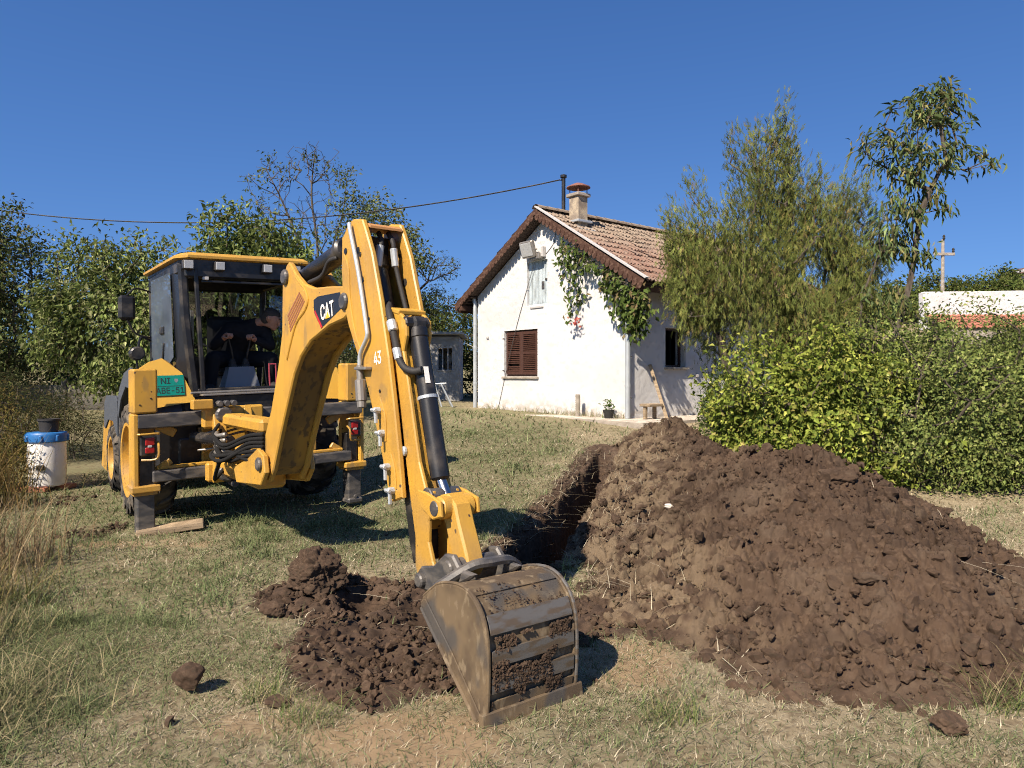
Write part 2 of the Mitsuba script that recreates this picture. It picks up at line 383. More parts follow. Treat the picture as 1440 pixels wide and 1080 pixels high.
SM, BM = soil_mask(GX, GY), bare_mask(GX, GY)
guv = np.stack([np.where(SM > BM * 0.6, SM, -BM), dry_field(GX, GY)], -1).reshape(-1, 2)
k = obj('ground', gridmesh(GX, GY, GZ), 'ground_mat', smooth=True, uv=guv)
labels[k] = {'kind': 'structure'}

# ------------------------------------------------------------------ the heap of dug soil
RIDGE = [((2.0, 11.7), 0.34, 0.65), ((2.45, 10.7), 0.74, 1.2), ((2.35, 9.4), 0.62, 1.45), ((2.45, 8.2), 0.66, 1.75), ((2.65, 7.0), 0.90, 2.25), ((2.7, 6.2), 0.96, 2.25), ((2.45, 5.3), 0.72, 1.95), ((2.1, 4.55), 0.34, 1.3), ((1.75, 4.1), 0.10, 0.8)]
SIDE = [((2.7, 6.1), 0.80, 1.9), ((2.95, 5.3), 0.56, 1.7), ((3.4, 4.8), 0.27, 1.05), ((3.9, 4.5), 0.12, 0.7)]
def heap_h(x, y):
    h = np.full(np.shape(x), -1.0)
    for line in (RIDGE, SIDE):
        for (a, ha, ra), (b, hb, rb) in zip(line[:-1], line[1:]):
            a, b = A(*a), A(*b); ab = b - a
            t = np.clip(((x - a[0]) * ab[0] + (y - a[1]) * ab[1]) / (ab @ ab), 0, 1)
            dx = x - a[0] - ab[0] * t; d = np.hypot(dx * np.where(dx > 0, 1.38, 1.0), y - a[1] - ab[1] * t)
            H, R = ha + (hb - ha) * t, ra + (rb - ra) * t
            q = d / R
            hh = H * (1 - 1.12 * q ** 1.15 + 0.12 * q * q) - 0.02
            h = np.maximum(h, hh)
    return h
def heap_z(x, y):
    w = (n2(x, y, 1.1, 3, 51) - 0.5)
    h = heap_h(x + 0.3 * w, y + 0.3 * (n2(x, y, 1.1, 3, 52) - 0.5))
    amp = sst(-0.05, 0.15, h)
    v = n2(x, y, 5.5, 3, 54)
    q = np.c_[np.ravel(x) + 0.04 * np.ravel(v), np.ravel(y) + 0.03 * np.ravel(n2(x, y, 6, 2, 59))]; fine = sst(0.40, 0.56, n2(x, y, 0.9, 3, 60))
    c1 = crumble(q, ((0.21, 0.06, 0.07), (0.10, 0.036, 0.045)), 500).reshape(np.shape(x)); c2 = crumble(q, ((0.052, 0.022, 0.026), (0.03, 0.009, 0.012)), 520).reshape(np.shape(x))
    det = 0.24 * (n2(x, y, 2.0, 3, 53) - 0.5) + 0.14 * (np.abs(v - 0.5) * 2 - 0.25) + (0.35 + 0.65 * fine) * c1 + c2 + 0.012 * (meshkit.noise(np.stack([x * 61, y * 61, 0 * x], -1), 58) - 0.5)
    for cx, cy, rx, ry, dp in ((3.95, 5.05, 0.22, 0.07, 0.16), (2.65, 5.55, 0.16, 0.05, 0.10), (2.1, 5.5, 0.18, 0.05, 0.08), (4.4, 5.3, 0.14, 0.06, 0.1)):
        det = det - dp * sst(1, 0.3, np.hypot((x - cx) / rx, (y - cy) / ry))
    return base_z(x, y) + h + amp * det + 0.04 * (n2(x, y, 9, 2, 57) - 0.5), h
hx, hy = np.r_[np.arange(0.0, 0.4, 0.02), np.arange(0.4, 4.3, 0.0125), np.arange(4.3, 5.9, 0.025)], np.r_[np.arange(2.8, 6.2, 0.0135), np.arange(6.2, 12.6, 0.022)]
HX, HY = np.meshgrid(hx, hy); HZ, HH = heap_z(HX, HY)
dtr, ttr = seg_dist(HX, HY, TRENCH)
keep = (HH > -0.06) & ((dtr > 0.25) | (ttr > 0.97))
hm = gridmesh(HX, HY, HZ)
kf = keep.ravel()[hm.faces].all(1)
hm = trimesh.Trimesh(hm.vertices, hm.faces[kf], process=False); hm.remove_unreferenced_vertices()
# surface of the heap: brown soil, with dead turf ground in on the trench side
def heap_fn(p, n, uv):
    d = fbm(p.x * 1.3, p.y * 1.3, p.z * 1.3, 4); e = fbm(p.x * 34, p.y * 34, p.z * 34, 3); g = fbm(p.x * 7, p.y * 7, p.z * 7, 3)
    c = mix((0.074, 0.049, 0.033), (0.045, 0.030, 0.021), smoothstep(0.3, 0.7, d))
    c = mix(c, (0.105, 0.073, 0.050), 0.5 * smoothstep(0.5, 0.72, e))
    c = mix(c, (0.034, 0.024, 0.018), 0.45 * smoothstep(0.5, 0.28, g))
    t = smoothstep(1.9, 1.0, p.x - 0.20 * (p.y - 6.0) + 1.1 * (d - 0.5)) * smoothstep(0.35, 0.6, g)
    c = mix(c, (0.105, 0.077, 0.054), 0.5 * smoothstep(0.55, 0.7, fbm(p.x * 3.7 + 8, p.y * 3.7, p.z * 3.7, 4)))
    return mix(c, (0.20, 0.155, 0.10), 0.52 * t)
mat('verge_white_stone', (0.6, 0.57, 0.52), 0.8)
mat('heap_soil', proc(heap_fn), 0.95, spec=0.12)
def clod_shape(v, seed, cr=0.3):
    """a broken lump: a ball cut by random planes, with crumbs and creases on it"""
    r = np.random.default_rng(seed); v = np.array(v)
    for _ in range(9):
        n_ = unit(r.normal(0, 1, 3)); d_ = r.uniform(0.55, 0.92); e = v @ n_ - d_; v = v - np.maximum(e, 0)[:, None] * n_ * 0.95
    v = v * (1 + 0.5 * (meshkit.fbm(v * 1.6 + seed % 97, 3, seed) - 0.5))[:, None]
    return v + unit(v) * crumble(v, ((0.62, 0.22 * cr, 0.26 * cr), (0.23, 0.14 * cr, 0.12 * cr), (0.09, 0.08 * cr, 0.06 * cr)), seed)[:, None]
heap = thing('soil_heap', 'long high heap of freshly dug brown soil beside the trench, right of the bucket', 'soil heap')
obj('mound', hm, 'heap_soil', heap, smooth=True)
rng = np.random.default_rng(7)
# crumbs and clods lying all over it
def heap_points(n, p=1.0):
    P = []
    while len(P) < n:
        x = rng.uniform(0.3, 5.6, 4 * n); y = 2.9 + 9.2 * rng.uniform(0, 1, 4 * n) ** p
        z, h = heap_z(x, y); d, t = seg_dist(x, y, TRENCH)
        ok = (h > -0.02) & (d > 0.34)
        P += np.c_[x, y, z][ok].tolist()
    return np.array(P[:n])
P = heap_points(6000, 1.9); R = 0.006 + 0.020 * rng.uniform(0, 1, len(P)) ** 3.5
P2 = heap_points(2600, 1.6); R2 = 0.017 + 0.046 * rng.uniform(0, 1, len(P2)) ** 3
obj('crumbs', cat(lumps(rng, P + A(0, 0, 0.002), R), lumps(rng, P2[::2] - A(0, 0, 0.1) * R2[::2, None], R2[::2], sub=1, rough=0.17)), 'heap_soil', heap, kind='stuff')
obj('broken_clods', lumps(rng, P2[1::2] - A(0, 0, 0.1) * R2[1::2, None], R2[1::2], sub=1, rough=0.17), 'soil', heap, kind='stuff')
for (x, y), r in (((3.62, 5.0), 0.15), ((4.22, 5.15), 0.2), ((3.1, 6.9), 0.13), ((2.62, 5.75), 0.14), ((1.75, 8.3), 0.15), ((4.55, 5.6), 0.14), ((2.2, 4.35), 0.09), ((3.5, 4.6), 0.10), ((2.1, 9.9), 0.14), ((1.5, 6.2), 0.1)):
    z = float(heap_z(A(x), A(y))[0][0])
    c = trimesh.creation.icosphere(subdivisions=4); v = np.asarray(c.vertices)
    obj('clod', trimesh.Trimesh(clod_shape(v, int(x * 1000)) * r * A(1.2, 0.9, 0.75) + A(x, y, z + 0.02), c.faces, process=False), 'heap_soil', heap, smooth=True)

z = float(heap_z(A(1.42), A(6.35))[0][0]); single('white_stone', trimesh.Trimesh(clod_shape(trimesh.creation.icosphere(subdivisions=3).vertices, 77, 0.1) * 0.05 * A(1.5, 0.8, 0.6) + A(1.42, 6.35, z + 0.03), trimesh.creation.icosphere(subdivisions=3).faces, process=False), 'verge_white_stone', 'small white stone lying on the left flank of the soil heap', 'stone')
# loose crumbs in the pit, along the trench and thrown about on the grass (one litter of soil)
PX = np.c_[rng.uniform(-1.9, 1.6, 60000), rng.uniform(3.1, 11.9, 60000)]
mk = soil_mask(PX[:, 0], PX[:, 1]); near = sst(12, 4, PX[:, 1])
PX = PX[rng.uniform(0, 1, len(PX)) < np.clip(mk, 0.012, 1) * (0.12 + 0.88 * near)][:8500]
rut = [np.c_[rx + 0.05 * rng.normal(0, 1, 260), ry + 0.24 * rng.uniform(-1.3, 1.3, 260)] for rx, ry in ((-5.75, 9.0), (-5.5, 9.0), (-4.4, 7.2), (-4.15, 7.25))]
PX = np.vstack([PX, *rut]); R = 0.004 + 0.030 * rng.uniform(0, 1, len(PX)) ** 4
k = single('soil_crumbs', lumps(rng, np.c_[PX, ground_z(PX[:, 0], PX[:, 1]) + R * 0.3], R), 'soil', 'loose brown soil crumbs strewn over the pit and the trench banks', 'soil', kind='stuff')

def clod(cx, cy, r, seed, label, sink=0.25, sq=(1.1, 0.95, 0.85), bs='soil', sub=4, cr=0.3):
    c = trimesh.creation.icosphere(subdivisions=sub); v = np.asarray(c.vertices)
    z = float(ground_z(A(cx), A(cy))[0])
    return single('soil_clod', trimesh.Trimesh(clod_shape(v, seed, cr) * r * A(*sq) + A(cx, cy, z + r * sq[2] * (1 - sink)), c.faces, process=False), bs, label, 'clod of soil', smooth=True)
clod(-1.42, 5.22, 0.21, 3, 'big dark rough soil clod beside the pit, left of the digging arm', 0.3, (1.15, 1.0, 1.0), sub=5, cr=0.38)
clod(-1.62, 3.55, 0.075, 5, 'reddish brown clod lying alone on the grass at lower left', 0.1, (1.15, 0.9, 1.1), cr=0.12)
clod(-1.13, 3.42, 0.055, 8, 'small flat clod on grass between the lone clod and the pit', 0.35, (1.3, 1, 0.6))
clod(-1.58, 4.66, 0.075, 9, 'low dark clod at the left rim of the dug pit', 0.3, (1.3, 0.9, 0.8))
clod(1.95, 3.15, 0.07, 14, 'brown clod on the straw at lower right before the heap', 0.3, (1.2, 1, 0.8))
# ------------------------------------------------------------------ the white house
HL, HR = A(-0.955, 19.9), A(2.57, 15.5)                  # foot of the gable wall, left and right
GW = float(np.linalg.norm(HR - HL)); gdir = (HR - HL) / GW; rdir = A(-gdir[1], gdir[0])   # along the gable, along the ridge (away)
HZ0 = 0.60
# house frame: x along the gable from its left corner, y back along the ridge, z up from the foot
def H(mesh):
    v = np.asarray(mesh.vertices)
    w = np.c_[HL[0] + v[:, 0] * gdir[0] + v[:, 1] * rdir[0], HL[1] + v[:, 0] * gdir[1] + v[:, 1] * rdir[1], HZ0 + v[:, 2]]
    return trimesh.Trimesh(w, mesh.faces, process=False)
LEN, OV, EO = 8.2, 0.30, 0.68                            # length, verge overhang, eave overhang
RZ, SL = 5.07, 0.60                                      # ridge height over the foot, slope
roof_z = lambda x: RZ - SL * abs(x - GW / 2)
def plaster_fn(p, n, uv):
    a = fbm(p.x * 1.3, p.y * 1.3, p.z * 1.3, 4); b = fbm(p.x * 9, p.y * 9, p.z * 9, 3)
    c = mix((0.59, 0.59, 0.585), (0.53, 0.53, 0.525), smoothstep(0.4, 0.75, a))
    c = mix(c, (0.43, 0.425, 0.41), 0.35 * smoothstep(0.55, 0.75, b))
    low = smoothstep(1.05, 0.62, p.z + 0.35 * (a - 0.5))
    return mix(c, (0.33, 0.28, 0.22), 0.6 * low * smoothstep(0.35, 0.6, b))
scene['plaster'] = {'type': 'twosided', 'b': {'type': 'bumpmap', 'arbitrary': proc(lambda p, n, uv: fbm(p.x * 7, p.y * 7, p.z * 7, 4), eps=4e-3), 'scale': 0.018,
                    'nested': {'type': 'principled', 'base_color': proc(plaster_fn), 'roughness': 0.9, 'specular': 0.2}}}
def tile_fn(tint):
    def fn(p, n, uv):
        a = fbm(p.x * 2.2, p.y * 2.2, p.z * 2.2, 4); b = fbm(p.x * 16, p.y * 16, p.z * 16, 3)
        hi = smoothstep(4.3, 5.4, p.z + 1.2 * (a - 0.5))
        c = mix(tint, (0.27, 0.22, 0.165), 0.8 * hi)
        c = mix(c, (0.235, 0.205, 0.165), 0.5 * smoothstep(0.52, 0.72, b))
        return mix(c, (0.10, 0.07, 0.055), 0.55 * smoothstep(0.56, 0.72, fbm(p.x * 7 + 4, p.y * 7, p.z * 7, 3)))
    return fn
for i, t in enumerate(((0.235, 0.15, 0.115), (0.205, 0.125, 0.095), (0.25, 0.17, 0.13), (0.215, 0.15, 0.12))): mat(f'tile_{i}', proc(tile_fn(t)), 0.85, spec=0.2)
def brown_fn(p, n, uv):
    g = fbm(p.x * 18, p.y * 18, p.z * 18, 3)
    return mix((0.065, 0.034, 0.024), (0.125, 0.075, 0.053), smoothstep(0.45, 0.75, g))
mat('brown_wood', proc(brown_fn), 0.75, spec=0.2)
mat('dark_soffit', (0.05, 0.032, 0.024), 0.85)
mat('shutter_brown', proc(lambda p, n, uv: mix((0.045, 0.018, 0.013), (0.075, 0.036, 0.025), fbm(p.x * 20, p.y * 20, p.z * 20, 3))), 0.5)
mat('pale_blue_wood', proc(lambda p, n, uv: mix((0.42, 0.49, 0.52), (0.30, 0.34, 0.35), smoothstep(0.4, 0.75, fbm(p.x * 12, p.y * 12, p.z * 3, 4)))), 0.7)
mat('concrete', proc(lambda p, n, uv: mix((0.36, 0.32, 0.27), (0.24, 0.21, 0.17), smoothstep(0.3, 0.7, fbm(p.x * 6, p.y * 6, p.z * 6, 5)))), 0.9)
mat('chimney_render', proc(lambda p, n, uv: mix((0.42, 0.35, 0.25), (0.22, 0.18, 0.14), smoothstep(0.35, 0.7, fbm(p.x * 6, p.y * 6, p.z * 5, 4)))), 0.9)
mat('rust_cap', (0.17, 0.07, 0.05), 0.7)
mat('verge_white', (0.42, 0.41, 0.40), 0.7)
mat('dark_room', (0.03, 0.03, 0.03), 0.9)

house = thing('house', 'small white plastered house with tiled gable roof and brown shuttered window', 'house')
def wall_panel(poly, holes, t):
    """upright panel in x-z with openings, from y=0 to y=t"""
    sh = Polygon(poly, holes)
    m = trimesh.creation.extrude_polygon(sh, t, engine='earcut')
    v = np.asarray(m.vertices); m2 = trimesh.Trimesh(np.c_[v[:, 0], t - v[:, 2], v[:, 1]], m.faces, process=False)
    return m2
C2 = GW / 2; wt = lambda x: roof_z(x) - 0.20
WX0, WX1, WZ0, WZ1 = 1.19, 2.555, 0.96, 2.16                 # shuttered window
AX0, AX1, AZ0, AZ1 = 2.14, 2.93, 2.76, 3.87                 # attic hatch
hole = lambda a, b, c, d: [(a, c), (b, c), (b, d), (a, d)]
gable = wall_panel([(0, -0.4), (GW, -0.4), (GW, wt(GW)), (C2, wt(C2)), (0, wt(0))], [hole(WX0, WX1, WZ0, WZ1), hole(AX0, AX1, AZ0, AZ1)], 0.3)
obj('gable_wall', H(gable), 'plaster', house)
side = wall_panel([(0.302, -0.4), (LEN, -0.4), (LEN, wt(GW)), (0.302, wt(GW))], [hole(1.20, 1.94, 1.18, 2.08)], 0.3)
v = np.asarray(side.vertices); side = trimesh.Trimesh(np.c_[GW - 0.004 - v[:, 1], v[:, 0], v[:, 2]], side.faces, process=False)
obj('side_wall', H(side), 'plaster', house)
obj('rear_wall', H(cat(box(0.15, LEN / 2 + 0.15, 1.2, 0.29, LEN - 0.32, 3.2), box(C2, LEN - 0.1, 1.2, GW - 0.64, 0.2, 3.2), prism([(0.32, 2.81), (GW - 0.32, 2.81), (C2, wt(C2) - 0.1)], LEN - 0.2, LEN, 0))), 'plaster', house)
obj('room_floor', H(cat(box(C2, LEN / 2, 0.05, GW - 0.7, LEN - 0.7, 0.1), box(C2, LEN / 2, 2.6, GW - 0.7, LEN - 0.7, 0.08))), 'dark_room', house)
# window with two slatted shutters
win = obj('window', H(cat(box((WX0 + WX1) / 2, 0.13, WZ1 - 0.02, WX1 - WX0 - 0.01, 0.07, 0.04, 0.004), box((WX0 + WX1) / 2, 0.13, WZ0 + 0.02, WX1 - WX0 - 0.01, 0.07, 0.04, 0.004), box(WX0 + 0.025, 0.13, (WZ0 + WZ1) / 2, 0.04, 0.07, WZ1 - WZ0 - 0.09, 0.004), box(WX1 - 0.025, 0.13, (WZ0 + WZ1) / 2, 0.04, 0.07, WZ1 - WZ0 - 0.09, 0.004), box((WX0 + WX1) / 2, 0.20, (WZ0 + WZ1) / 2, WX1 - WX0 - 0.1, 0.01, WZ1 - WZ0 - 0.1))), 'shutter_brown', house)
obj('sill', H(box((WX0 + WX1) / 2, 0.02, WZ0 - 0.035, WX1 - WX0 + 0.10, 0.16, 0.06, 0.008)), 'concrete', win)
for s in (0, 1):
    x0 = WX0 + 0.05 + s * (WX1 - WX0 - 0.1) / 2; x1 = x0 + (WX1 - WX0 - 0.1) / 2 - 0.006
    z0, z1 = WZ0 + 0.045, WZ1 - 0.045; yy = 0.055
    obj('shutter_frame', H(cat(box(x0 + 0.035, yy, (z0 + z1) / 2, 0.07, 0.045, z1 - z0, 0.006), box(x1 - 0.035, yy, (z0 + z1) / 2, 0.07, 0.045, z1 - z0, 0.006), box((x0 + x1) / 2, yy + .002, z0 + 0.04, x1 - x0 - 0.142, 0.04, 0.08, 0.005), box((x0 + x1) / 2, yy + .002, z1 - 0.04, x1 - x0 - 0.142, 0.04, 0.08, 0.005), box((x0 + x1) / 2, yy + .002, (z0 + z1) / 2, x1 - x0 - 0.142, 0.04, 0.06, 0.005))), 'shutter_brown', win)
    for i in range(9):
        for half in (0, 1):
            za = (z0 + 0.08, (z0 + z1) / 2 + 0.03)[half]; zb = ((z0 + z1) / 2 - 0.03, z1 - 0.08)[half]
            z = za + (i + 0.5) * (zb - za) / 9
            if (s, half) == (0, 0) and i in (3,): continue
            obj('slat', H(box((x0 + x1) / 2, yy, z, x1 - x0 - 0.145, 0.05, 0.011, 0.002, rotm([1, 0, 0], 0.6))), 'shutter_brown', win)
obj('shutter_hinge', H(cat(*[box(WX0 - 0.02, -0.008, WZ0 + dz, 0.07, 0.014, 0.03, 0.003) for dz in (0.15, 1.0)])), 'bar_steel', win)
# attic hatch of pale planks
hatch = obj('attic_hatch', H(cat(box((AX0 + AX1) / 2, 0.09, AZ1 - 0.02, AX1 - AX0 - 0.01, 0.06, 0.035, 0.004), box((AX0 + AX1) / 2, 0.09, AZ0 + 0.02, AX1 - AX0 - 0.01, 0.06, 0.035, 0.004), box((AX0 + AX1) / 2, 0.14, (AZ0 + AZ1) / 2, AX1 - AX0 - 0.01, 0.02, AZ1 - AZ0 - 0.01))), 'pale_blue_wood', house)
for i in range(6):
    w = (AX1 - AX0 - 0.04) / 6
    obj('plank', H(box(AX0 + 0.02 + w * (i + 0.5), 0.07 + 0.004 * (i % 2), (AZ0 + AZ1) / 2, w - 0.012, 0.03, AZ1 - AZ0 - 0.08, 0.004)), 'pale_blue_wood', hatch)
obj('latch', H(cat(box(AX1 - 0.10, 0.045, AZ0 + 0.62, 0.06, 0.03, 0.05, 0.004), box(AX1 - 0.22, 0.047, AZ0 + 0.48, 0.10, 0.012, 0.20, 0.004))), 'bar_steel', hatch)
obj('sill', H(box((AX0 + AX1) / 2, -0.01, AZ0 - 0.06, 0.5, 0.05, 0.05, 0.006)), 'verge_white', hatch)
# dark side window
sw = obj('side_window', H(cat(box(GW - 0.18, 1.57, 2.055, 0.06, 0.73, 0.04), box(GW - 0.18, 1.57, 1.205, 0.06, 0.73, 0.04), box(GW - 0.18, 1.225, 1.63, 0.06, 0.04, 0.80), box(GW - 0.18, 1.915, 1.63, 0.06, 0.04, 0.80))), 'shutter_brown', house)
obj('sill', H(box(GW + 0.02, 1.57, 1.15, 0.12, 0.82, 0.05, 0.006)), 'concrete', sw)

# roof: battens and boarding below, single tiles on the slope in view
xe = -EO; HALF = C2 + EO; SLOPE = HALF * math.hypot(1, SL); cs, sn = 1 / math.hypot(1, SL), SL / math.hypot(1, SL)
def slope_pt(side, s, y, lift=0.0):
    """s metres down the slope from the ridge on side +1 (right) or -1 (left)"""
    return np.array([C2 + side * (s * cs + lift * sn), float(np.ravel(y)[0]), RZ - s * sn + lift * cs])
def slope_box(side, s0, s1, y0, y1, l0, l1):
    pts = np.array([slope_pt(side, s, A(y), l)[...] for s in (s0, s1) for y in (y0, y1) for l in (l0, l1)], float).reshape(-1, 3)
    m = trimesh.convex.convex_hull(pts); return trimesh.Trimesh(m.vertices, m.faces, process=False)
roof = obj('roof', H(cat(slope_box(1, 0.02, SLOPE - 0.03, -OV + 0.02, LEN + 0.3, -0.12, -0.055), slope_box(-1, 0.02, SLOPE - 0.03, -OV + 0.02, LEN + 0.3, -0.12, -0.055))), 'dark_soffit', house)
TWD, TLN = 0.235, 0.36
nc = int((LEN + 0.3 + OV) / TWD); nr = int(math.ceil(SLOPE / TLN))
prof = [(0.0, 0.028), (0.10, 0.030), (0.20, 0.004), (0.42, 0.0), (0.50, 0.022), (0.60, 0.022), (0.68, 0.0), (0.88, 0.004), (1.0, 0.028)]
rng = np.random.default_rng(11)
def tile_mesh(r, c, side=1):
    s1 = min((r + 1) * TLN, SLOPE + 0.02); s0 = s1 - TLN - 0.05
    y0 = -OV + c * TWD; v = []; k = len(prof); jl = 0.007 * rng.standard_normal(2)
    for s, lift in ((max(s0, 0.0), -0.028 + jl[0]), (s1 + 0.012 * rng.standard_normal(), 0.012 + jl[1]), (s1, -0.02)):
        for px_, h in prof:
            v.append(slope_pt(side, s, A(y0 + px_ * (TWD + 0.004) + 0.0), lift + h * 1.35))
    f = []
    for i in range(2):
        for j in range(k - 1):
            a, b = i * k + j, i * k + j + 1
            f += [[a, b, b + k], [a, b + k, a + k]]
    return trimesh.Trimesh(np.array(v), np.array(f), process=False)
rest = []; cnt = 0
for c in range(nc):
    for r in range(nr):
        m = tile_mesh(r, c)
        if c < 22 and cnt < 290:
            obj('tile', H(m), f'tile_{rng.integers(4)}', roof); cnt += 1
        else: rest.append(m)
obj('tile_field', H(cat(rest)), 'tile_0', roof, kind='stuff')
obj('tile_field', H(cat([tile_mesh(r, c, -1) for c in range(nc) for r in range(nr)])), 'tile_2', roof, kind='stuff')
for i in range(int((LEN + 0.6) / 0.34)):
    y0 = -OV + i * 0.34; v = []; f = []
    for s, yy in ((1.0, y0), (0.9, y0 + 0.36)):
        for j in range(7):
            a = math.pi * j / 6; v.append([C2 + 0.13 * s * math.cos(a), yy, RZ + 0.02 + 0.10 * s * math.sin(a)])
    for j in range(6): f += [[j, j + 1, j + 8], [j, j + 8, j + 7]]
    obj('ridge_tile', H(trimesh.Trimesh(v, f, process=False)), f'tile_{i % 4}', roof)
# verge: barge board with hanging scalloped trim, soffit boards, pale capping on the right
for side, nm in ((-1, 'left'), (1, 'right')):
    obj('barge_board', H(slope_box(side, 0.0 if side > 0 else 0.035, SLOPE, -OV - 0.03, -OV - 0.002, -0.12, 0.0)), 'brown_wood', house)
    ms = []; n = int(SLOPE / 0.155)
    for i in range(n):
        s = 0.1 + (i + 0.5) * (SLOPE - 0.1) / n; w = 0.066; L = 0.13
        sh = [(-w, 0), (w, 0), (w, -L * 0.55), (w * 0.6, -L * 0.85), (0, -L), (-w * 0.6, -L * 0.85), (-w, -L * 0.55)]
        c = slope_pt(side, s, A(0.0), -0.10)
        q = prism([(c[0] + a, c[2] + b) for a, b in sh], -OV - 0.052, -OV - 0.033, 0.003); ms.append(q)
    obj('scalloped_trim', H(cat(ms)), 'brown_wood', house, kind='stuff')
    obj('soffit_boards', H(cat(*[slope_box(side, s, s + 0.115, -OV + 0.0, -0.003, -0.15, -0.125) for s in np.arange(0.02, SLOPE - 0.15, 0.125)])), 'dark_soffit', house, kind='stuff')
    obj('eave_board', H(slope_box(side, SLOPE - 0.035, SLOPE - 0.005, -OV, LEN + 0.3, -0.26, -0.125)), 'brown_wood', house)
    xx = C2 + side * (C2 + 0.34); 
    obj('eave_soffit', H(cat(*[box(C2 + side * (C2 + 0.05 + 0.115 * i), LEN / 2, roof_z(C2 + side * (C2 + 0.05 + .115 * i)) - 0.2, 0.105, LEN + 0.5, 0.02) for i in range(5)])), 'dark_soffit', house)
obj('verge_capping', H(slope_box(1, 0.0, SLOPE + 0.03, -OV - 0.06, -OV + 0.05, 0.045, 0.075)), 'verge_white', house)
for sd in (-1, 1): obj('purlin_end', H(box(C2 + sd * (C2 + 0.40), -0.12, roof_z(C2 + sd * (C2 + 0.4)) - 0.27, 0.14, 0.42, 0.14, 0.01)), 'brown_wood', house)
# chimney on the right slope near the ridge, and the cable mast behind it
cx, cy = C2 + 0.56, 0.62; cz = roof_z(cx)
ch = obj('chimney', H(cat(box(cx, cy, cz + 0.10, 0.33, 0.33, 1.1, 0.015))), 'chimney_render', house)
obj('collar', H(cat(box(cx, cy, cz + 0.69, 0.44, 0.44, 0.08, 0.012))), 'concrete', ch)
obj('flashing', H(cat(box(cx, cy, cz + 0.03, 0.50, 0.50, 0.06, 0.01), box(cx + 0.30, cy, cz - 0.17, 0.2, 0.5, 0.02, 0.0, rotm([0, 1, 0], math.atan(SL))))), 'galvanised', ch)
obj('cap', H(cat(lathe([(0.0, 0.15), (0.10, 0.13), (0.29, 0.045), (0.30, 0.02), (0.26, 0.025), (0.0, 0.07)], (cx, cy, cz + 0.86), n=16), *[rod((cx + a * 0.15, cy + b * 0.15, cz + 0.72), (cx + a * 0.15, cy + b * 0.15, cz + 0.92), 0.012, 6) for a in (-1, 1) for b in (-1, 1)])), 'rust_cap', ch)
mx, my = C2 + 0.0, 0.64
mast = obj('cable_mast', H(cat(rod((mx, my, RZ - 0.2), (mx, my, RZ + 0.95), 0.05, 12), lathe([(0.0, 0.09), (0.085, 0.06), (0.085, 0.0), (0.055, -0.02)], (mx, my, RZ + 0.93), n=12), rod((mx - 0.02, my - 0.10, RZ + 0.86), (mx, my, RZ + 0.86), 0.02, 8))), 'black_paint', house)
# downpipes
for x, yy, r in ((-0.07, -0.05, 0.055), (GW + 0.02, -0.09, 0.06)):
    zt = wt(0) - 0.08
    dp = obj('downpipe', H(cat(tube([(x, yy, 0.05), (x, yy, zt - 0.35), (x, yy - 0.0, zt - 0.1), (x + (0.05 if x > 1 else -0.05), yy, zt + 0.06)], r, 14), *[lathe([(r + .001, -0.03), (r + 0.008, -0.028), (r + 0.008, 0.028), (r + .001, 0.03)], (x, yy, z), n=14) for z in (0.75, 1.75, 2.4)])), 'galvanised', house, smooth=40)
    obj('bracket', H(cat(*[box(x, yy + 0.035, z, 2 * r + 0.05, 0.04, 0.02, 0.003) for z in (0.5, 1.4, 2.1)])), 'bar_steel', dp)
# floodlight on the gable over the hatch, and its cable
lx, lz = AX0 + 0.40, AZ1 + 0.24
fl = obj('floodlight', H(cat(box(lx - 0.06, -0.25, lz + 0.02, 0.50, 0.12, 0.42, 0.03, rotm([1, 0, 0], 0.3)), box(lx + 0.10, -0.10, lz - 0.16, 0.34, 0.18, 0.14, 0.01), rod((lx - 0.30, -0.2, lz), (lx + 0.22, -0.2, lz), 0.02, 8))), 'dull_metal', house)
obj('lens', H(box(lx - 0.06, -0.312, lz + 0.0, 0.42, 0.02, 0.33, 0.008, rotm([1, 0, 0], 0.3))), 'clear_lamp', fl)
obj('bracket', H(cat(box(lx + 0.06, -0.03, lz - 0.18, 0.4, 0.06, 0.06, 0.005), box(lx + 0.30, -0.06, lz - 0.06, 0.08, 0.12, 0.26, 0.01))), 'verge_white', fl)
obj('wall_cable', H(tube(smooth_path([(lx - 0.1, -0.012, lz - 0.3), (1.75, -0.012, 2.30), (1.30, -0.012, 1.1), (0.95, -0.012, 0.1)], 5), 0.008, 5)), 'bar_steel', house)
obj('wall_cable', H(tube(smooth_path([(lx + 0.3, -0.01, lz - 0.15), (lx + 0.62, -0.01, lz + 0.1), (lx + 0.7, -0.01, lz + 0.35)], 5), 0.007, 5)), 'bar_steel', house)
obj('wall_socket', H(box(0.48, -0.02, 2.02, 0.09, 0.05, 0.07, 0.01)), 'verge_white', house)
obj('wall_socket', H(box(GW + 0.02, 2.35, 0.98, 0.05, 0.09, 0.07, 0.01)), 'verge_white', house)

# concrete strip round the foot of the house
def strip(pts, zt, th): 
    m = trimesh.creation.extrude_polygon(Polygon(pts), th, engine='earcut'); m.apply_translation([0, 0, zt - th]); return m
apron = single('paved_strip', H(strip([(-1.2, -0.9), (GW + 1.15, -0.9), (GW + 1.15, LEN), (GW + 0.003, LEN), (GW + 0.003, -0.003), (-1.2, -0.003)], 0.045, 0.5)), 'concrete', 'x', 'paving')
labels[apron] = {'kind': 'structure'}

def HP(x, y, z): return np.asarray(H(trimesh.Trimesh([[x, y, z]], [[0, 0, 0]], process=False)).vertices)[0]
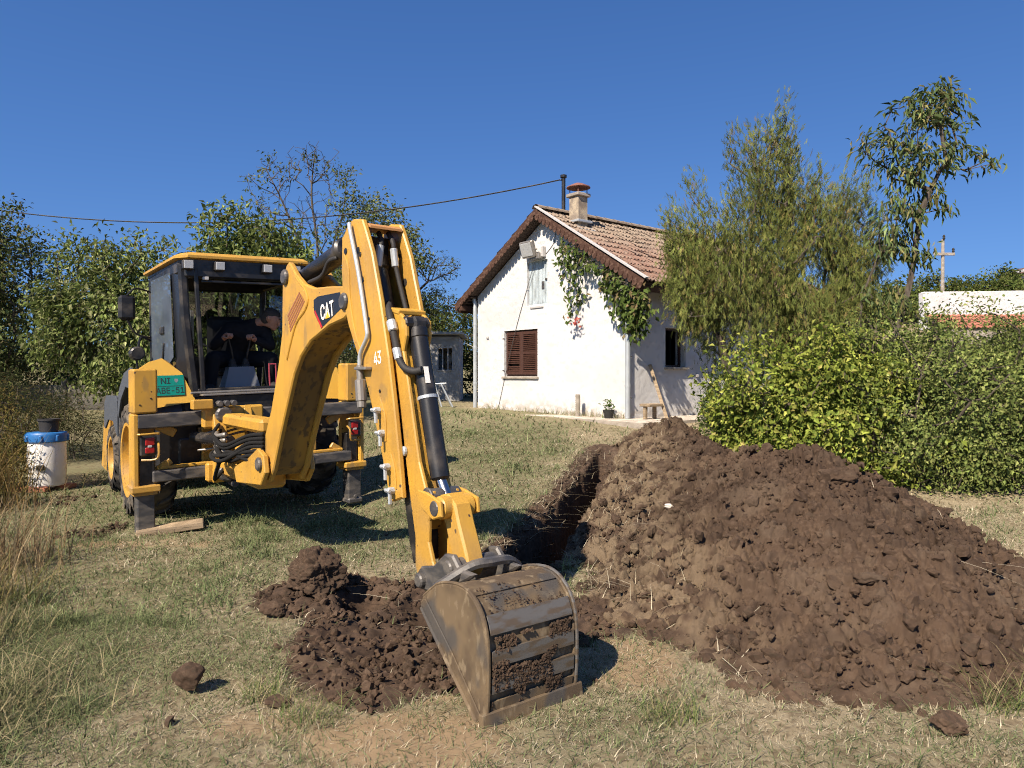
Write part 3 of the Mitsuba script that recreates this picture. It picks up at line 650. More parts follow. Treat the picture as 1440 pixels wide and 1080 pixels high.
# service cable to the mast
e0 = HP(mx - 0.02, my - 0.1, RZ + 0.86)
pts = [e0 + (A(-15.6, 20.5, 6.45) - e0) * t - A(0, 0, 1) * 0.75 * 4 * t * (1 - t) for t in np.linspace(0, 1, 40)]
single('overhead_cable', tube(pts, 0.017, 6), 'black_paint', 'black overhead cable sagging from the roof mast to the left trees', 'cable')
# small things at the foot of the walls
st = thing('stool', 'small pale wooden stool against the side wall, right of the downpipe', 'stool')
obj('seat', H(box(GW + 0.40, 0.24, 0.345, 0.28, 0.46, 0.06, 0.01)), 'old_plank', st)
for yy in (0.09, 0.39): obj('leg', H(box(GW + 0.36, yy, 0.18, 0.07, 0.08, 0.27, 0.008)), 'old_plank', st)
single('leaning_plank', H(tube([(GW + 0.62, 0.50, 0.04), (GW + 0.035, 0.62, 1.22)], 0.05, 4)), 'old_plank', 'long grey plank leaning on the side wall below the dark window', 'plank')
pp = thing('pipe_stub', 'short grey pipe standing by the gable wall, left of the downpipe', 'pipe')
obj('pipe', H(tube([(4.30, -0.28, 0.0), (4.30, -0.28, 0.55)], 0.055, 14)), 'concrete', pp, smooth=40)
pp = thing('pipe_stub', 'short grey pipe standing by the side wall, below right of the dark window', 'pipe')
obj('pipe', H(tube([(GW + 0.22, 2.22, 0.0), (GW + 0.25, 2.26, 0.46)], 0.055, 14)), 'concrete', pp, smooth=40)
pot = thing('flower_pot', 'small black pot with a green seedling at the foot of the right downpipe', 'plant pot')
obj('pot', H(lathe([(0.0, 0.0), (0.09, 0.0), (0.13, 0.18), (0.115, 0.18), (0.09, 0.05), (0.0, 0.05)], (GW - 0.35, -0.30, 0.05), n=16)), 'black_rubber', pot)
rng = np.random.default_rng(21)
q = HP(GW - 0.35, -0.3, 0.22); n = 60
m_, c_ = leafmesh(q + rng.normal(0, 1, (n, 3)) * A(0.06, 0.06, 0.09) + A(0, 0, 0.1), unit(rng.normal(0, 1, (n, 3)) + A(0, 0, 0.4)), A(0, 0, 1) + 0.3 * rng.normal(0, 1, (n, 3)), rng.uniform(0.06, 0.12, n), rng.uniform(0.03, 0.05, n), pick(rng, [(0.09, 0.14, 0.03)], n))
obj('seedling', m_, 'leaf', pot, color=c_, kind='stuff')

# the vine hanging from the right verge and corner
vine = thing('climbing_vine', 'green leafy vine hanging from the roof verge at the house corner', 'vine')
V, ST = [], []
anchors = []
for s in np.linspace(1.7, SLOPE - 0.05, 26):
    p = slope_pt(1, s, A(-OV - 0.05), -0.25); anchors.append((p, 0.05 + 0.12 * rng.uniform(), int(2 + 5 * rng.uniform())))
for x, L_, n in ((3.68, 0.65, 34), (3.82, 1.0, 46), (4.0, 1.4, 60), (4.15, 1.75, 55), (4.3, 0.3, 8), (4.6, 0.3, 15), (5.0, 0.45, 35), (5.2, 0.65, 50), (5.4, 0.9, 85), (5.55, 1.15, 115), (5.7, 1.25, 150), (5.85, 1.05, 150), (6.05, 0.75, 120), (6.2, 0.45, 75)):
    z = roof_z(x) - 0.30; anchors.append((A(x, -OV * rng.uniform(0.3, 1.1), z), L_, n))
for (p, L_, n) in anchors:
    q = p + np.cumsum(np.vstack([[0, 0, 0]] + [A(0.05 * rng.normal(), 0.04 * rng.normal(), -L_ / 6) for _ in range(6)]), 0)
    ST.append(tube(q, 0.008, 4, False))
    t = rng.uniform(0, 1, n) ** 0.8 * 6; i = np.minimum(t.astype(int), 5)
    P = q[i] + (q[i + 1] - q[i]) * (t - i)[:, None] + rng.normal(0, 1, (n, 3)) * A(0.11, 0.07, 0.07)
    V.append(P)
P = np.vstack(V); P[:, 1] = np.minimum(P[:, 1], np.where(P[:, 0] > GW + 0.02, 9, -0.02)); n = len(P)
D = unit(rng.normal(0, 0.6, (n, 3)) + A(0, -0.25, -0.9)); N = unit(A(0.0, -1.0, 0.45) + 0.5 * rng.normal(0, 1, (n, 3)))
m_, c_ = leafmesh(P, D, N, rng.uniform(0.10, 0.18, n), rng.uniform(0.06, 0.11, n), pick(rng, [(0.10, 0.145, 0.04), (0.075, 0.115, 0.03), (0.15, 0.18, 0.06), (0.18, 0.14, 0.07)], n, w=[0.4, 0.3, 0.2, 0.1]))
obj('leaves', H(m_), 'leaf', vine, color=c_)
obj('stems', H(cat(*ST)), 'bark', vine)
q = A(4.16, -0.2, 2.22); n = 26
m_, c_ = leafmesh(q + rng.normal(0, 1, (n, 3)) * A(0.07, 0.05, 0.05), unit(rng.normal(0, 1, (n, 3))), rng.normal(0, 1, (n, 3)), rng.uniform(0.05, 0.09, n), rng.uniform(0.04, 0.07, n), pick(rng, [(0.55, 0.09, 0.07), (0.60, 0.2, 0.16)], n))
obj('flower', H(m_), 'leaf', vine, color=c_, kind='stuff', label='red flower at the lowest tip of the vine')
# ------------------------------------------------------------------ the backhoe loader
# machine frame: x rearward (towards the digging arm), y to the right seen from behind, z up; origin on the ground below the rear frame
MO, MU, MV = A(-2.83, 7.88, 0), A(0.6, -0.8, 0), A(0.8, 0.6, 0)
def Wm(mesh, tilt=True):
    v = np.asarray(mesh.vertices); z = v[:, 2] + (0.035 * v[:, 1] + 0.04 if tilt else 0)
    return trimesh.Trimesh(MO + v[:, :1] * MU + v[:, 1:2] * MV + np.c_[0 * z, 0 * z, z], mesh.faces, process=False)
BH = thing('backhoe_loader', 'yellow backhoe loader with black cab, its rear digging arm reaching down to the trench', 'backhoe')
def part(name, mesh, bs, parent=None, smooth=False, tilt=True, label=None, kind=None):
    return obj(name, Wm(mesh, tilt), bs, parent or BH, smooth=smooth, label=label, kind=kind)
Y, K, S, D_ = 'yellow_paint', 'black_paint', 'bar_steel', 'dull_metal'
# --- chassis, engine hood
part('chassis', cat(box(-2.2, 0, 0.78, 3.9, 0.62, 0.42, 0.02), box(-0.5, 0, 0.75, 0.5, 1.5, 0.3, 0.02)), K)
hood = part('engine_hood', cat(box(-3.05, 0, 1.38, 1.9, 0.86, 0.72, 0.06)), Y)
part('exhaust_pipe', rod((-2.55, -0.12, 1.7), (-2.55, -0.12, 2.45), 0.05, 12), 'galvanised', hood)
for b in (-0.62, 0.62):
    part('loader_arm', prism([(-2.2, 1.35), (-2.1, 1.15), (-3.6, 0.85), (-4.25, 0.3), (-4.4, 0.45), (-3.75, 1.1)], b - 0.06, b + 0.06), Y)
lb = [(-4.3, 0.18), (-4.3, 0.95), (-4.36, 1.0), (-4.9, 0.86), (-5.2, 0.12), (-4.5, 0.08)]
part('loader_bucket', cat(prism([(a, c) for a, c in lb], -0.88, -0.85), prism([(a, c) for a, c in lb], 0.85, 0.88), box(-4.32, 0, 0.58, 0.04, 1.69, 0.84), box(-4.75, 0, 0.10, 0.85, 1.69, 0.04)), Y)
# --- wheels
def wheel(a, b, c, R, W, rr, nm, side):
    w = part(nm, lathe([(rr - 0.02, -W / 2 + .02), (rr + 0.03, -W / 2), (R - 0.17, -W / 2 - 0.01), (R - 0.07, -W / 2 + 0.03), (R - 0.035, -W / 2 + 0.09), (R - 0.03, 0), (R - 0.035, W / 2 - 0.09), (R - 0.07, W / 2 - 0.03), (R - 0.17, W / 2 + 0.01), (rr + 0.03, W / 2), (rr - 0.02, W / 2 - .02)], (a, b, c), (0, 1, 0), 40), 'tyre_rubber', smooth=50)
    lug = []; n = 17
    for k in range(n):
        for s in (-1, 1):
            t0 = 2 * math.pi * (k + (0.5 if s > 0 else 0)) / n
            v = []
            for q, (yy, rad) in enumerate([(0.02 * s, R), (s * W * 0.30, R - 0.005), (s * W * 0.5, R - 0.06), (s * (W * 0.5 + 0.004), R - 0.12)]):
                for tt in (-0.055, 0.055):
                    th = t0 + s * 0 - q * 0.09 + tt
                    for dr_ in (0, -0.06):
                        v.append([a + (rad + dr_) * math.sin(th), b + yy, c + (rad + dr_) * math.cos(th)])
            v = np.array(v); lug += [trimesh.convex.convex_hull(v[i * 4:i * 4 + 8]) for i in range(3)]
    part('tread', cat(lug), 'tyre_rubber', w, kind='stuff')
    h = W / 2 * side
    part('rim', lathe([(0.0, h * 0.15), (0.12, h * 0.15), (0.14, h * 0.02), (rr * 0.55, h * 0.05), (rr * 0.82, h * 0.5), (rr - 0.03, h * 0.62), (rr - 0.015, h * 0.98), (rr + 0.02, h * 1.0), (rr + 0.02, h * 0.7), (rr + .02, -h * 0.9)], (a, b, c), (0, 1, 0), 36), Y, w, smooth=40)
    part('hub_bolts', cat(*[rod((a + 0.19 * math.sin(t), b + h * 0.02, c + 0.19 * math.cos(t)), (a + 0.19 * math.sin(t), b + h * 0.16, c + 0.19 * math.cos(t)), 0.016, 6) for t in np.arange(8) * math.pi / 4]), D_, w, kind='stuff')
for side in (-1, 1):
    wheel(-1.0, 0.93 * side, 0.64, 0.67, 0.42, 0.40, 'rear_wheel', side)
    wheel(-2.95, 0.88 * side, 0.47, 0.48, 0.32, 0.27, 'front_wheel', side)
    part('front_fender', cat(prism([(-2.45, 1.0), (-2.38, 0.78), (-2.32, 0.80), (-2.40, 1.22), (-2.6, 1.30), (-3.3, 1.30), (-3.5, 1.05), (-3.44, 1.02), (-3.28, 1.22), (-2.62, 1.22)], 0.70 * side - 0.0, 1.02 * side, 0.004) if side > 0 else prism([(-2.45, 1.0), (-2.38, 0.78), (-2.32, 0.80), (-2.40, 1.22), (-2.6, 1.30), (-3.3, 1.30), (-3.5, 1.05), (-3.44, 1.02), (-3.28, 1.22), (-2.62, 1.22)], -1.02, -0.70, 0.004)), 'grey_plastic')
    part('fender_side', prism([(-2.38, 1.26), (-2.36, 0.80), (-2.5, 0.86), (-2.72, 0.98), (-3.15, 0.98), (-3.45, 0.84), (-3.55, 0.86), (-3.5, 1.2), (-3.3, 1.31), (-2.5, 1.32)], min(1.022 * side, 1.045 * side), max(1.022 * side, 1.045 * side), 0.004), 'grey_plastic')
    # rear fender: a shell over the wheel, dark outside
    ang = np.radians(np.linspace(-62, 58, 11)); o, i_ = 0.86, 0.81
    arc = [(-1.0 + o * math.sin(t), 0.66 + o * math.cos(t) * 1.06) for t in ang] + [(-1.0 + i_ * math.sin(t), 0.66 + i_ * math.cos(t) * 1.06) for t in ang[::-1]]
    b0, b1 = sorted((0.70 * side, 1.10 * side))
    fd = part('rear_fender', prism(arc, b0, b1, 0.004), 'grey_plastic', smooth=30)
    sd = [(-1.75, 1.13), (-1.62, 1.42), (-1.25, 1.62), (-0.85, 1.68), (-0.55, 1.62), (-0.34, 1.34), (-0.30, 1.02), (-0.36, 1.0), (-0.52, 1.26), (-0.8, 1.44), (-1.15, 1.46), (-1.5, 1.3), (-1.68, 1.08)]
    part('fender_side', prism(sd, min(1.10 * side, 1.125 * side), max(1.10 * side, 1.125 * side), 0.003), 'grey_plastic', fd)
    # bright sloping rear panel of the fender
    ps = [(-1.09, 1.24), (-1.09, 1.66), (-1.00, 1.72), (-0.88, 1.755), (-0.70, 1.60), (-0.60, 1.34), (-0.585, 1.30)] if side < 0 else [(1.09, 1.24), (1.09, 1.60), (0.9, 1.66), (0.70, 1.50), (0.60, 1.28)]
    c0 = 1.3; lean = 0.32
    sh = trimesh.creation.extrude_polygon(Polygon(ps).buffer(0.012), 0.03, engine='earcut'); v = np.asarray(sh.vertices)
    part('fender_panel', trimesh.Trimesh(np.c_[-0.30 + v[:, 2] - lean * (v[:, 1] - c0), v[:, 0], v[:, 1]], sh.faces[:, ::-1] if False else sh.faces, process=False), 'fender_yellow', fd)
    if side < 0:
        sh = trimesh.convex.convex_hull(np.array([[-0.30 - lean * (c - c0) - dd, b - (0 if dd else 0), c] for b, c in [(-0.86, 1.76), (-0.69, 1.60), (-0.575, 1.33)] for dd in (0.004, 0.30)] + [[-0.30 - lean * (c - c0) - 0.28, b + 0.10, c] for b, c in [(-0.86, 1.74), (-0.60, 1.34)]]))
        part('fender_gusset', sh, Y, fd)
        PB, PC = -0.845, 1.475
        px_ = lambda b, c, dd: (-0.30 + 0.034 + dd - lean * (c - c0), b, c)
        pl = trimesh.convex.convex_hull(np.array([px_(PB + sb * 0.166, PC + sc * 0.107, dd) for sb in (-1, 1) for sc in (-1, 1) for dd in (0.004, 0.010)]))
        plate = part('licence_plate', pl, 'plate_green')
        def on_plate(m, b, c, sx=1.0, bs='plate_text', nm='lettering'):
            v = np.asarray(m.vertices); vv = np.c_[v[:, 0] * sx + b, v[:, 1] + c]
            w = np.array([px_(q[0], q[1], 0.0105 + z) for q, z in zip(vv, v[:, 2] * 0.6)])
            return part(nm, trimesh.Trimesh(w, m.faces, process=False), bs, plate)
        on_plate(meshkit.text_mesh('NI', 0.062, bold=True), PB - 0.07, PC + 0.018)
        on_plate(meshkit.text_mesh('ABE-51', 0.062, bold=True), PB - 0.118, PC - 0.085, 0.86)
        on_plate(box(0, 0, 0.0012, 0.31, 0.005, 0.002), PB, PC - 0.008)
        shl = trimesh.creation.extrude_polygon(Polygon([(-0.018, 0.02), (0.018, 0.02), (0.018, -0.004), (0, -0.024), (-0.018, -0.004)]), 0.002, engine='earcut')
        em = on_plate(shl, PB + 0.09, PC + 0.048, bs='console_grey', nm='emblem')
# --- rear frame: posts, crossbars
for side in (-1, 1):
    s0, s1 = (-1.25, -1.02) if side < 0 else (1.0, 1.23)
    bc = (s0 + s1) / 2; zt = 1.66
    po = part('stabiliser_post', cat(box(0.0, bc, (zt + 1.21) / 2, 0.26, 0.225, zt - 1.21, 0.018), box(0.0, bc + side * 0.085, 0.815, 0.256, 0.055, 0.785, 0.012), box(-0.09, bc - side * 0.025, 0.815, 0.07, 0.165, 0.784, 0.01)), Y)
    part('sleeve', box(0.012, bc - side * 0.022, 0.62, 0.13, 0.15, 0.42, 0.01), K, po)
    part('collar', cat(box(0.005, bc, 0.455, 0.30, 0.27, 0.07, 0.012), box(0.0, bc, 0.405, 0.24, 0.22, 0.03, 0.006)), Y, po)
    zb = -0.10 if side < 0 else -0.03
    lg = part('stabiliser_leg', box(0.0, bc + 0.01, (0.40 + zb + .03) / 2, 0.17, 0.165, 0.40 - zb - .03, 0.012), S)
    part('foot', cat(box(0.0, bc + 0.01, zb + 0.05, 0.22, 0.19, 0.07, 0.02), rod((0.086, bc + .01, zb + 0.1), (0.11, bc + .01, zb + 0.1), 0.022, 8)), S, lg)
    part('post_bolts', cat(*[rod((0.13, bc + dx, z), (0.136, bc + dx, z), 0.009, 8) for dx, z in ((-0.05, 1.3), (0.05, 1.36))]), K, po, kind='stuff')
    # tail lamp in its guard
    tl = part('tail_light', box(0.15, bc - side * 0.02, 0.89, 0.05, 0.15, 0.20, 0.012), K)
    part('red_lens', cat(box(0.178, bc - side * 0.03, 0.93, 0.02, 0.085, 0.075, 0.008), box(0.178, bc - side * 0.03, 0.845, 0.02, 0.085, 0.06, 0.008)), 'red_lamp', tl)
    part('white_lens', box(0.183, bc - side * 0.03, 0.885, 0.02, 0.04, 0.022, 0.004), 'clear_lamp', tl)
    part('lamp_guard', cat(tube(smooth_path([(0.14, bc + side * 0.07, 1.01), (0.20, bc + side * 0.06, 1.01), (0.20, bc - side * 0.10, 1.01), (0.14, bc - side * 0.11, 1.0)], 4), 0.011, 6), tube(smooth_path([(0.14, bc - side * .11, 0.92), (0.21, bc - side * 0.105, 0.88), (0.21, bc - side * 0.09, 0.76), (0.14, bc + side * 0.04, 0.75)], 4), 0.011, 6)), Y, tl)
    part('corner_gusset', cat(box(0, bc - side * 0.21, 1.03, 0.05, 0.20, 0.09, 0.008, rotm([1, 0, 0], side * 0.5)), box(0.0, bc - side * 0.19, 0.66, 0.05, 0.16, 0.07, 0.008, rotm([1, 0, 0], -side * 0.6))), Y, po)
up = part('upper_crossbar', box(0.06, 0.0, 1.13, 0.14, 2.42, 0.145, 0.012), S)
lo = part('lower_crossbar', box(0.06, 0.0, 0.565, 0.14, 2.14, 0.115, 0.012), S)
part('bar_lip', box(0.0, 0.0, 0.64, 0.10, 1.98, 0.03, 0.006), Y, lo)
part('rear_plate', box(-0.22, -0.25, 0.86, 0.05, 0.55, 0.46, 0.01), Y)
part('rear_plate', box(-0.24, 0.62, 0.86, 0.05, 0.3, 0.46, 0.01), Y)
part('tank', box(-0.45, -0.75, 0.85, 0.35, 0.42, 0.5, 0.03), K)
hs = []
for i in range(4):
    z = 0.99 - 0.045 * i - (0.05 if i == 3 else 0)
    hs.append(tube(smooth_path([(0.02, -0.62, z - 0.05 + 0.01 * i), (0.12, -0.45, z), (0.2, -0.2, z + 0.06), (0.22, 0.0, z + 0.02)], 5), 0.013, 7))
part('hydraulic_hoses', cat(*hs), D_, smooth=True)
hs = [tube(smooth_path([(0.28, -0.30 + 0.03 * i, 1.02), (0.45, -0.28 + 0.03 * i, 1.10 - 0.05 * i), (0.62, -0.20 + 0.03 * i, 0.98 - 0.07 * i), (0.55, -0.08 + 0.02 * i, 0.80 - 0.05 * i), (0.35, -0.12, 0.72)], 6), 0.02, 7) for i in range(5)]
part('black_hoses', cat(*hs), 'black_rubber', smooth=True)
rng = np.random.default_rng(29); hs = []
for i in range(7):
    b_ = -0.60 + 0.02 * rng.normal(); z0, z1 = 1.06 - 0.055 * i + 0.02 * rng.normal(), 1.05 - 0.035 * i
    hs.append(tube(smooth_path([(0.3, -0.48 + 0.02 * i, z0), (0.6, b_, z0 - 0.06 + 0.05 * rng.normal()), (1.05, b_ - 0.02, z1 - 0.12 + 0.06 * rng.normal()), (1.5, -0.55, z1 - 0.02), (1.86, -0.52, z1 + 0.02)], 5), 0.019, 7))
part('boom_hoses', cat(*hs), 'hose_rubber', smooth=True, kind='stuff')
for s in (-1, 1): part('swing_cylinder', cat(rod((-0.1, -0.33 + 0.30 * s, 0.92), (0.75, -0.33 + 0.16 * s, 0.92), 0.06, 14)), K)
# --- carriage and swing post
cg = part('swing_carriage', cat(box(0.16, -0.30, 1.13, 0.10, 0.62, 0.22, 0.02), box(0.16, -0.30, 0.56, 0.10, 0.55, 0.20, 0.02), prism([(0.12, 1.22), (0.20, 1.24), (0.32, 1.0), (0.34, 0.8), (0.31, 0.6), (0.22, 0.45), (0.12, 0.46), (0.2, 0.62), (0.24, 0.85), (0.2, 1.04)], -0.52, -0.40, 0.008), prism([(0.12, 1.22), (0.20, 1.24), (0.32, 1.0), (0.34, 0.8), (0.31, 0.6), (0.22, 0.45), (0.12, 0.46), (0.2, 0.62), (0.24, 0.85), (0.2, 1.04)], -0.20, -0.12, 0.008), box(0.2, -0.62, 1.275, 0.12, 0.20, 0.10, 0.01)), Y)
part('clamp_bolts', cat(*[rod((0.20, -0.46 + 0.07 * i, 1.275), (0.30, -0.46 + 0.07 * i, 1.275), 0.032, 10) for i in range(3)], rod((0.16, -0.42, 1.16), (0.30, -0.42, 1.16), 0.085, 14), rod((0.18, -0.40, 0.56), (0.36, -0.40, 0.56), 0.095, 14), rod((0.22, -0.34, 0.44), (0.40, -0.34, 0.44), 0.035, 10), rod((0.22, -0.25, 0.44), (0.40, -0.25, 0.44), 0.035, 10)), S, cg)
sw = part('swing_post', cat(box(0.85, -0.33, 1.13, 1.35, 0.22, 0.13, 0.03), box(0.95, -0.33, 0.84, 1.0, 0.24, 0.13, 0.03), box(0.85, -0.33, 0.64, 1.3, 0.28, 0.16, 0.03), prism([(1.2, 0.60), (1.9, 0.66), (2.02, 0.78), (1.98, 0.92), (1.82, 0.97), (1.5, 0.84), (1.1, 0.74)], -0.56, -0.515, 0.008), prism([(1.2, 0.60), (1.9, 0.66), (2.02, 0.78), (1.98, 0.92), (1.82, 0.97), (1.5, 0.84), (1.1, 0.74)], -0.165, -0.12, 0.008)), Y, tilt=False)
spr = []
for i in range(4): spr.append(tube(smooth_path([(0.55 + 0.0 * i, -0.56, 1.02 - 0.055 * i), (0.68, -0.60, 1.0 - 0.055 * i), (0.80, -0.54, 1.02 - 0.055 * i)], 4), 0.024, 7))
part('hose_bundle', cat(*spr), D_, sw, smooth=True, tilt=False)
# --- boom
boomL = [(2.40, 2.475), (2.305, 2.38), (2.28, 1.933), (2.186, 1.664), (2.008, 1.307), (1.822, 1.049), (1.765, 0.847), (1.80, 0.72), (1.935, 0.69), (2.05, 0.80), (2.22, 1.095), (2.371, 1.333), (2.548, 1.60), (2.686, 1.736), (2.89, 1.848), (3.25, 1.944), (3.50, 1.975), (3.62, 2.03), (3.64, 2.12), (3.55, 2.19), (3.3, 2.215), (2.96, 2.236), (2.76, 2.288), (2.60, 2.376), (2.48, 2.472), (2.44, 2.49)]
bm = part('boom', cat(prism(boomL, -0.50, -0.455, 0.01), prism(boomL, -0.225, -0.18, 0.01)), Y, tilt=False)
core = [(2.33, 2.2), (2.30, 1.93), (2.20, 1.66), (2.02, 1.307), (1.84, 1.06), (1.81, 0.9), (1.93, 0.74), (2.03, 0.82), (2.19, 1.10), (2.34, 1.34), (2.52, 1.62), (2.66, 1.762), (2.88, 1.875), (3.25, 1.972), (3.45, 2.0), (3.45, 2.18), (3.3, 2.19), (2.96, 2.21), (2.74, 2.25)]
part('box_section', prism(core, -0.456, -0.224, 0.0), 'shaded_greasy_yellow', bm, tilt=False)
ridge = [(2.405, 1.72), (2.50, 1.86), (2.62, 2.0), (2.80, 2.085), (2.86, 2.16), (2.80, 2.24), (2.68, 2.31), (2.60, 2.36)]
part('weld_ridge', tube(smooth_path([(a, -0.501, c) for a, c in ridge], 4), 0.010, 6), Y, bm, tilt=False)
part('pin', rod((2.385, -0.53, 2.375), (2.385, -0.15, 2.375), 0.062, 18), S, bm, tilt=False)
part('pin', rod((3.525, -0.528, 2.09), (3.525, -0.15, 2.09), 0.058, 18), S, bm, tilt=False)
part('pin', rod((1.90, -0.59, 0.84), (1.90, -0.09, 0.84), 0.06, 16), S, bm, tilt=False)
# stickers on its left face: black badge with red edge and lettering, brown bars
def on_boom(poly, off, bs, nm, parent, smooth_=False):
    m = trimesh.creation.extrude_polygon(Polygon(poly), 0.0015, engine='earcut'); v = np.asarray(m.vertices)
    return part(nm, trimesh.Trimesh(np.c_[v[:, 0], -0.5015 - off + 0.0015 - v[:, 2], v[:, 1]], m.faces[:, ::-1] if False else m.faces, process=False), bs, parent, tilt=False)
bad = on_boom([(2.969, 2.145), (3.05, 2.165), (3.44, 2.16), (3.455, 2.135), (3.455, 2.045), (3.111, 1.931), (2.98, 2.053)], 0.0005, 'black_print', 'badge', bm)
on_boom([(2.985, 2.062), (3.0, 2.068), (3.138, 1.941), (3.113, 1.931)], 0.0025, 'red_print', 'red_edge', bad)
tm = meshkit.text_mesh('CAT', 1.0, 0.001, bold=True); v = np.asarray(tm.vertices).copy()
v[:, :2] = (v[:, :2] - v[:, :2].min(0)) / np.ptp(v[:, :2], axis=0)
o_, ex, ey = A(3.118, 1.985), A(0.235, 0.022), A(-0.018, 0.112)
q = o_ + v[:, :1] * ex + v[:, 1:2] * ey
part('lettering', trimesh.Trimesh(np.c_[q[:, 0], -0.5050 - v[:, 2], q[:, 1]], tm.faces, process=False), 'white_print', bad, tilt=False)
tri = lambda s, t: tuple(o_ + s * ex + t * ey)
on_boom([tri(0.36, 0.0), tri(0.68, 0.0), tri(0.53, 0.42)], 0.0062, 'yellow_print', 'yellow_triangle', bad)
b0_, b1_, b2_, b3_ = A(2.42, 2.069), A(2.681, 2.233), A(2.80, 2.145), A(2.487, 1.925)
for i in range(5):
    t0, t1 = i / 5, (i + 0.62) / 5
    on_boom([tuple(b0_ + (b3_ - b0_) * t0), tuple(b1_ + (b2_ - b1_) * t0), tuple(b1_ + (b2_ - b1_) * t1), tuple(b0_ + (b3_ - b0_) * t1)], 0.0008, 'brown_print', 'sticker_bar', bm)
# --- cylinder from the boom horn to the stick head
sc = part('stick_cylinder', cat(rod((2.36, -0.34, 2.375), (3.15, -0.34, 2.50), 0.075, 18), rod((3.12, -0.34, 2.495), (3.19, -0.34, 2.506), 0.09, 18)), K, tilt=False, smooth=40)
part('piston_rod', rod((3.19, -0.34, 2.506), (3.60, -0.34, 2.50), 0.038, 14), 'chrome', sc, tilt=False, smooth=40)
part('hose', cat(tube(smooth_path([(2.75, -0.45, 2.30), (2.95, -0.43, 2.33), (3.05, -0.42, 2.42), (3.16, -0.40, 2.44)], 5), 0.017, 7), tube(smooth_path([(2.6, -0.25, 2.42), (2.8, -0.24, 2.58), (3.1, -0.24, 2.6), (3.4, -0.26, 2.56)], 5), 0.02, 7)), 'black_rubber', sc, tilt=False, smooth=True)
# --- outer stick: two side plates, web and cap
stk = [(3.585, 2.60), (3.66, 2.615), (3.80, 2.59), (3.845, 2.52), (3.936, 2.362), (4.053, 2.047), (4.157, 1.706), (4.229, 1.403), (4.283, 1.143), (4.326, 0.885), (4.20, 0.845), (4.165, 0.87), (4.053, 1.145), (3.916, 1.431), (3.824, 1.60), (3.707, 1.75), (3.585, 1.925), (3.50, 2.09), (3.475, 2.3), (3.485, 2.52), (3.53, 2.545)]
st_ = part('outer_stick', cat(prism(stk, -0.505, -0.47, 0.008), prism(stk, -0.237, -0.202, 0.008)), Y, tilt=False)
part('web', prism([(3.60, 2.53), (3.64, 2.52), (3.62, 2.2), (3.78, 1.80), (4.0, 1.38), (4.20, 0.90), (4.165, 0.89), (3.96, 1.37), (3.74, 1.77), (3.56, 2.15)], -0.472, -0.235, 0.0), K, st_, tilt=False)
part('head_cap', prism([(3.58, 2.585), (3.67, 2.60), (3.82, 2.565), (3.84, 2.55), (3.84, 2.535), (3.66, 2.575), (3.58, 2.56)], -0.469, -0.238, 0.003), 'orange_cap', st_, tilt=False)
for pts in ([(3.535, 2.40), (3.60, 2.30), (3.62, 2.10), (3.70, 1.88), (3.80, 1.74)], [(4.06, 1.46), (4.12, 1.36), (4.13, 1.25), (4.125, 1.2)], [(4.20, 1.13), (4.245, 1.04), (4.26, 0.93)]):
    part('plate_ridge', tube(smooth_path([(a, -0.506, c) for a, c in pts], 4), 0.009, 6), Y, st_, tilt=False)
part('steel_pipe', tube(smooth_path([(3.66, -0.53, 2.585), (3.687, -0.535, 2.53), (3.797, -0.53, 2.253), (3.912, -0.53, 1.907), (3.924, -0.53, 1.845), (3.90, -0.53, 1.81), (3.825, -0.53, 1.735), (3.81, -0.53, 1.65)], 5), 0.014, 8), 'galvanised', st_, tilt=False, smooth=True)
part('coupling', cat(rod((3.81, -0.53, 1.66), (3.822, -0.53, 1.56), 0.022, 10), rod((3.822, -0.53, 1.57), (3.84, -0.53, 1.43), 0.036, 12), rod((3.838, -0.53, 1.45), (3.845, -0.53, 1.39), 0.03, 12), box(3.86, -0.53, 1.64, 0.16, 0.05, 0.02, 0.004)), D_, st_, tilt=False)
for a, c in ((4.042, 1.381), (4.101, 1.246), (4.168, 1.05), (4.225, 0.915)):
    part('clamp_bolt', cat(rod((a, -0.545, c), (a, -0.503, c), 0.022, 8), rod((a + 0.015, -0.54, c - 0.005), (a + 0.02, -0.54, c - 0.075), 0.012, 6), rod((a - .02, -0.55, c + 0.005), (a + 0.035, -0.55, c + 0.005), 0.012, 6)), 'galvanised', st_, tilt=False)
part('bolt_holes', cat(*[rod((a, -0.51, c), (a, -0.503, c), r, 12, 0.0005) for a, c, r in ((3.745, 2.40, 0.022), (3.775, 2.37, 0.016), (3.80, 2.20, 0.028), (3.55, 2.42, 0.022), (4.05, 1.50, 0.011), (3.90, 1.95, 0.011))]), K, st_, tilt=False, kind='stuff')
part('plate_holes', cat(*[rod((a, -0.2395, c), (a, -0.2365, c), r, 12, 0.0005) for a, c, r in ((3.80, 2.38, 0.016), (3.87, 2.20, 0.028), (3.93, 2.0, 0.02))]), K, st_, tilt=False, kind='stuff')
tm = meshkit.text_mesh('43', 0.075, 0.001, bold=True); v = np.asarray(tm.vertices)
part('painted_number', trimesh.Trimesh(np.c_[3.965 + v[:, 0] * 0.8 - v[:, 1] * .1, -0.5058 - v[:, 2], 1.66 + v[:, 1] + v[:, 0] * 0.1], tm.faces, process=False), 'white_print', st_, tilt=False)
ext = part('extension_cylinder', cat(rod((3.70, -0.34, 2.33), (4.0, -0.34, 1.55), 0.055, 16), rod((3.68, -0.34, 2.38), (3.72, -0.34, 2.28), 0.068, 16)), K, st_, tilt=False, smooth=40)
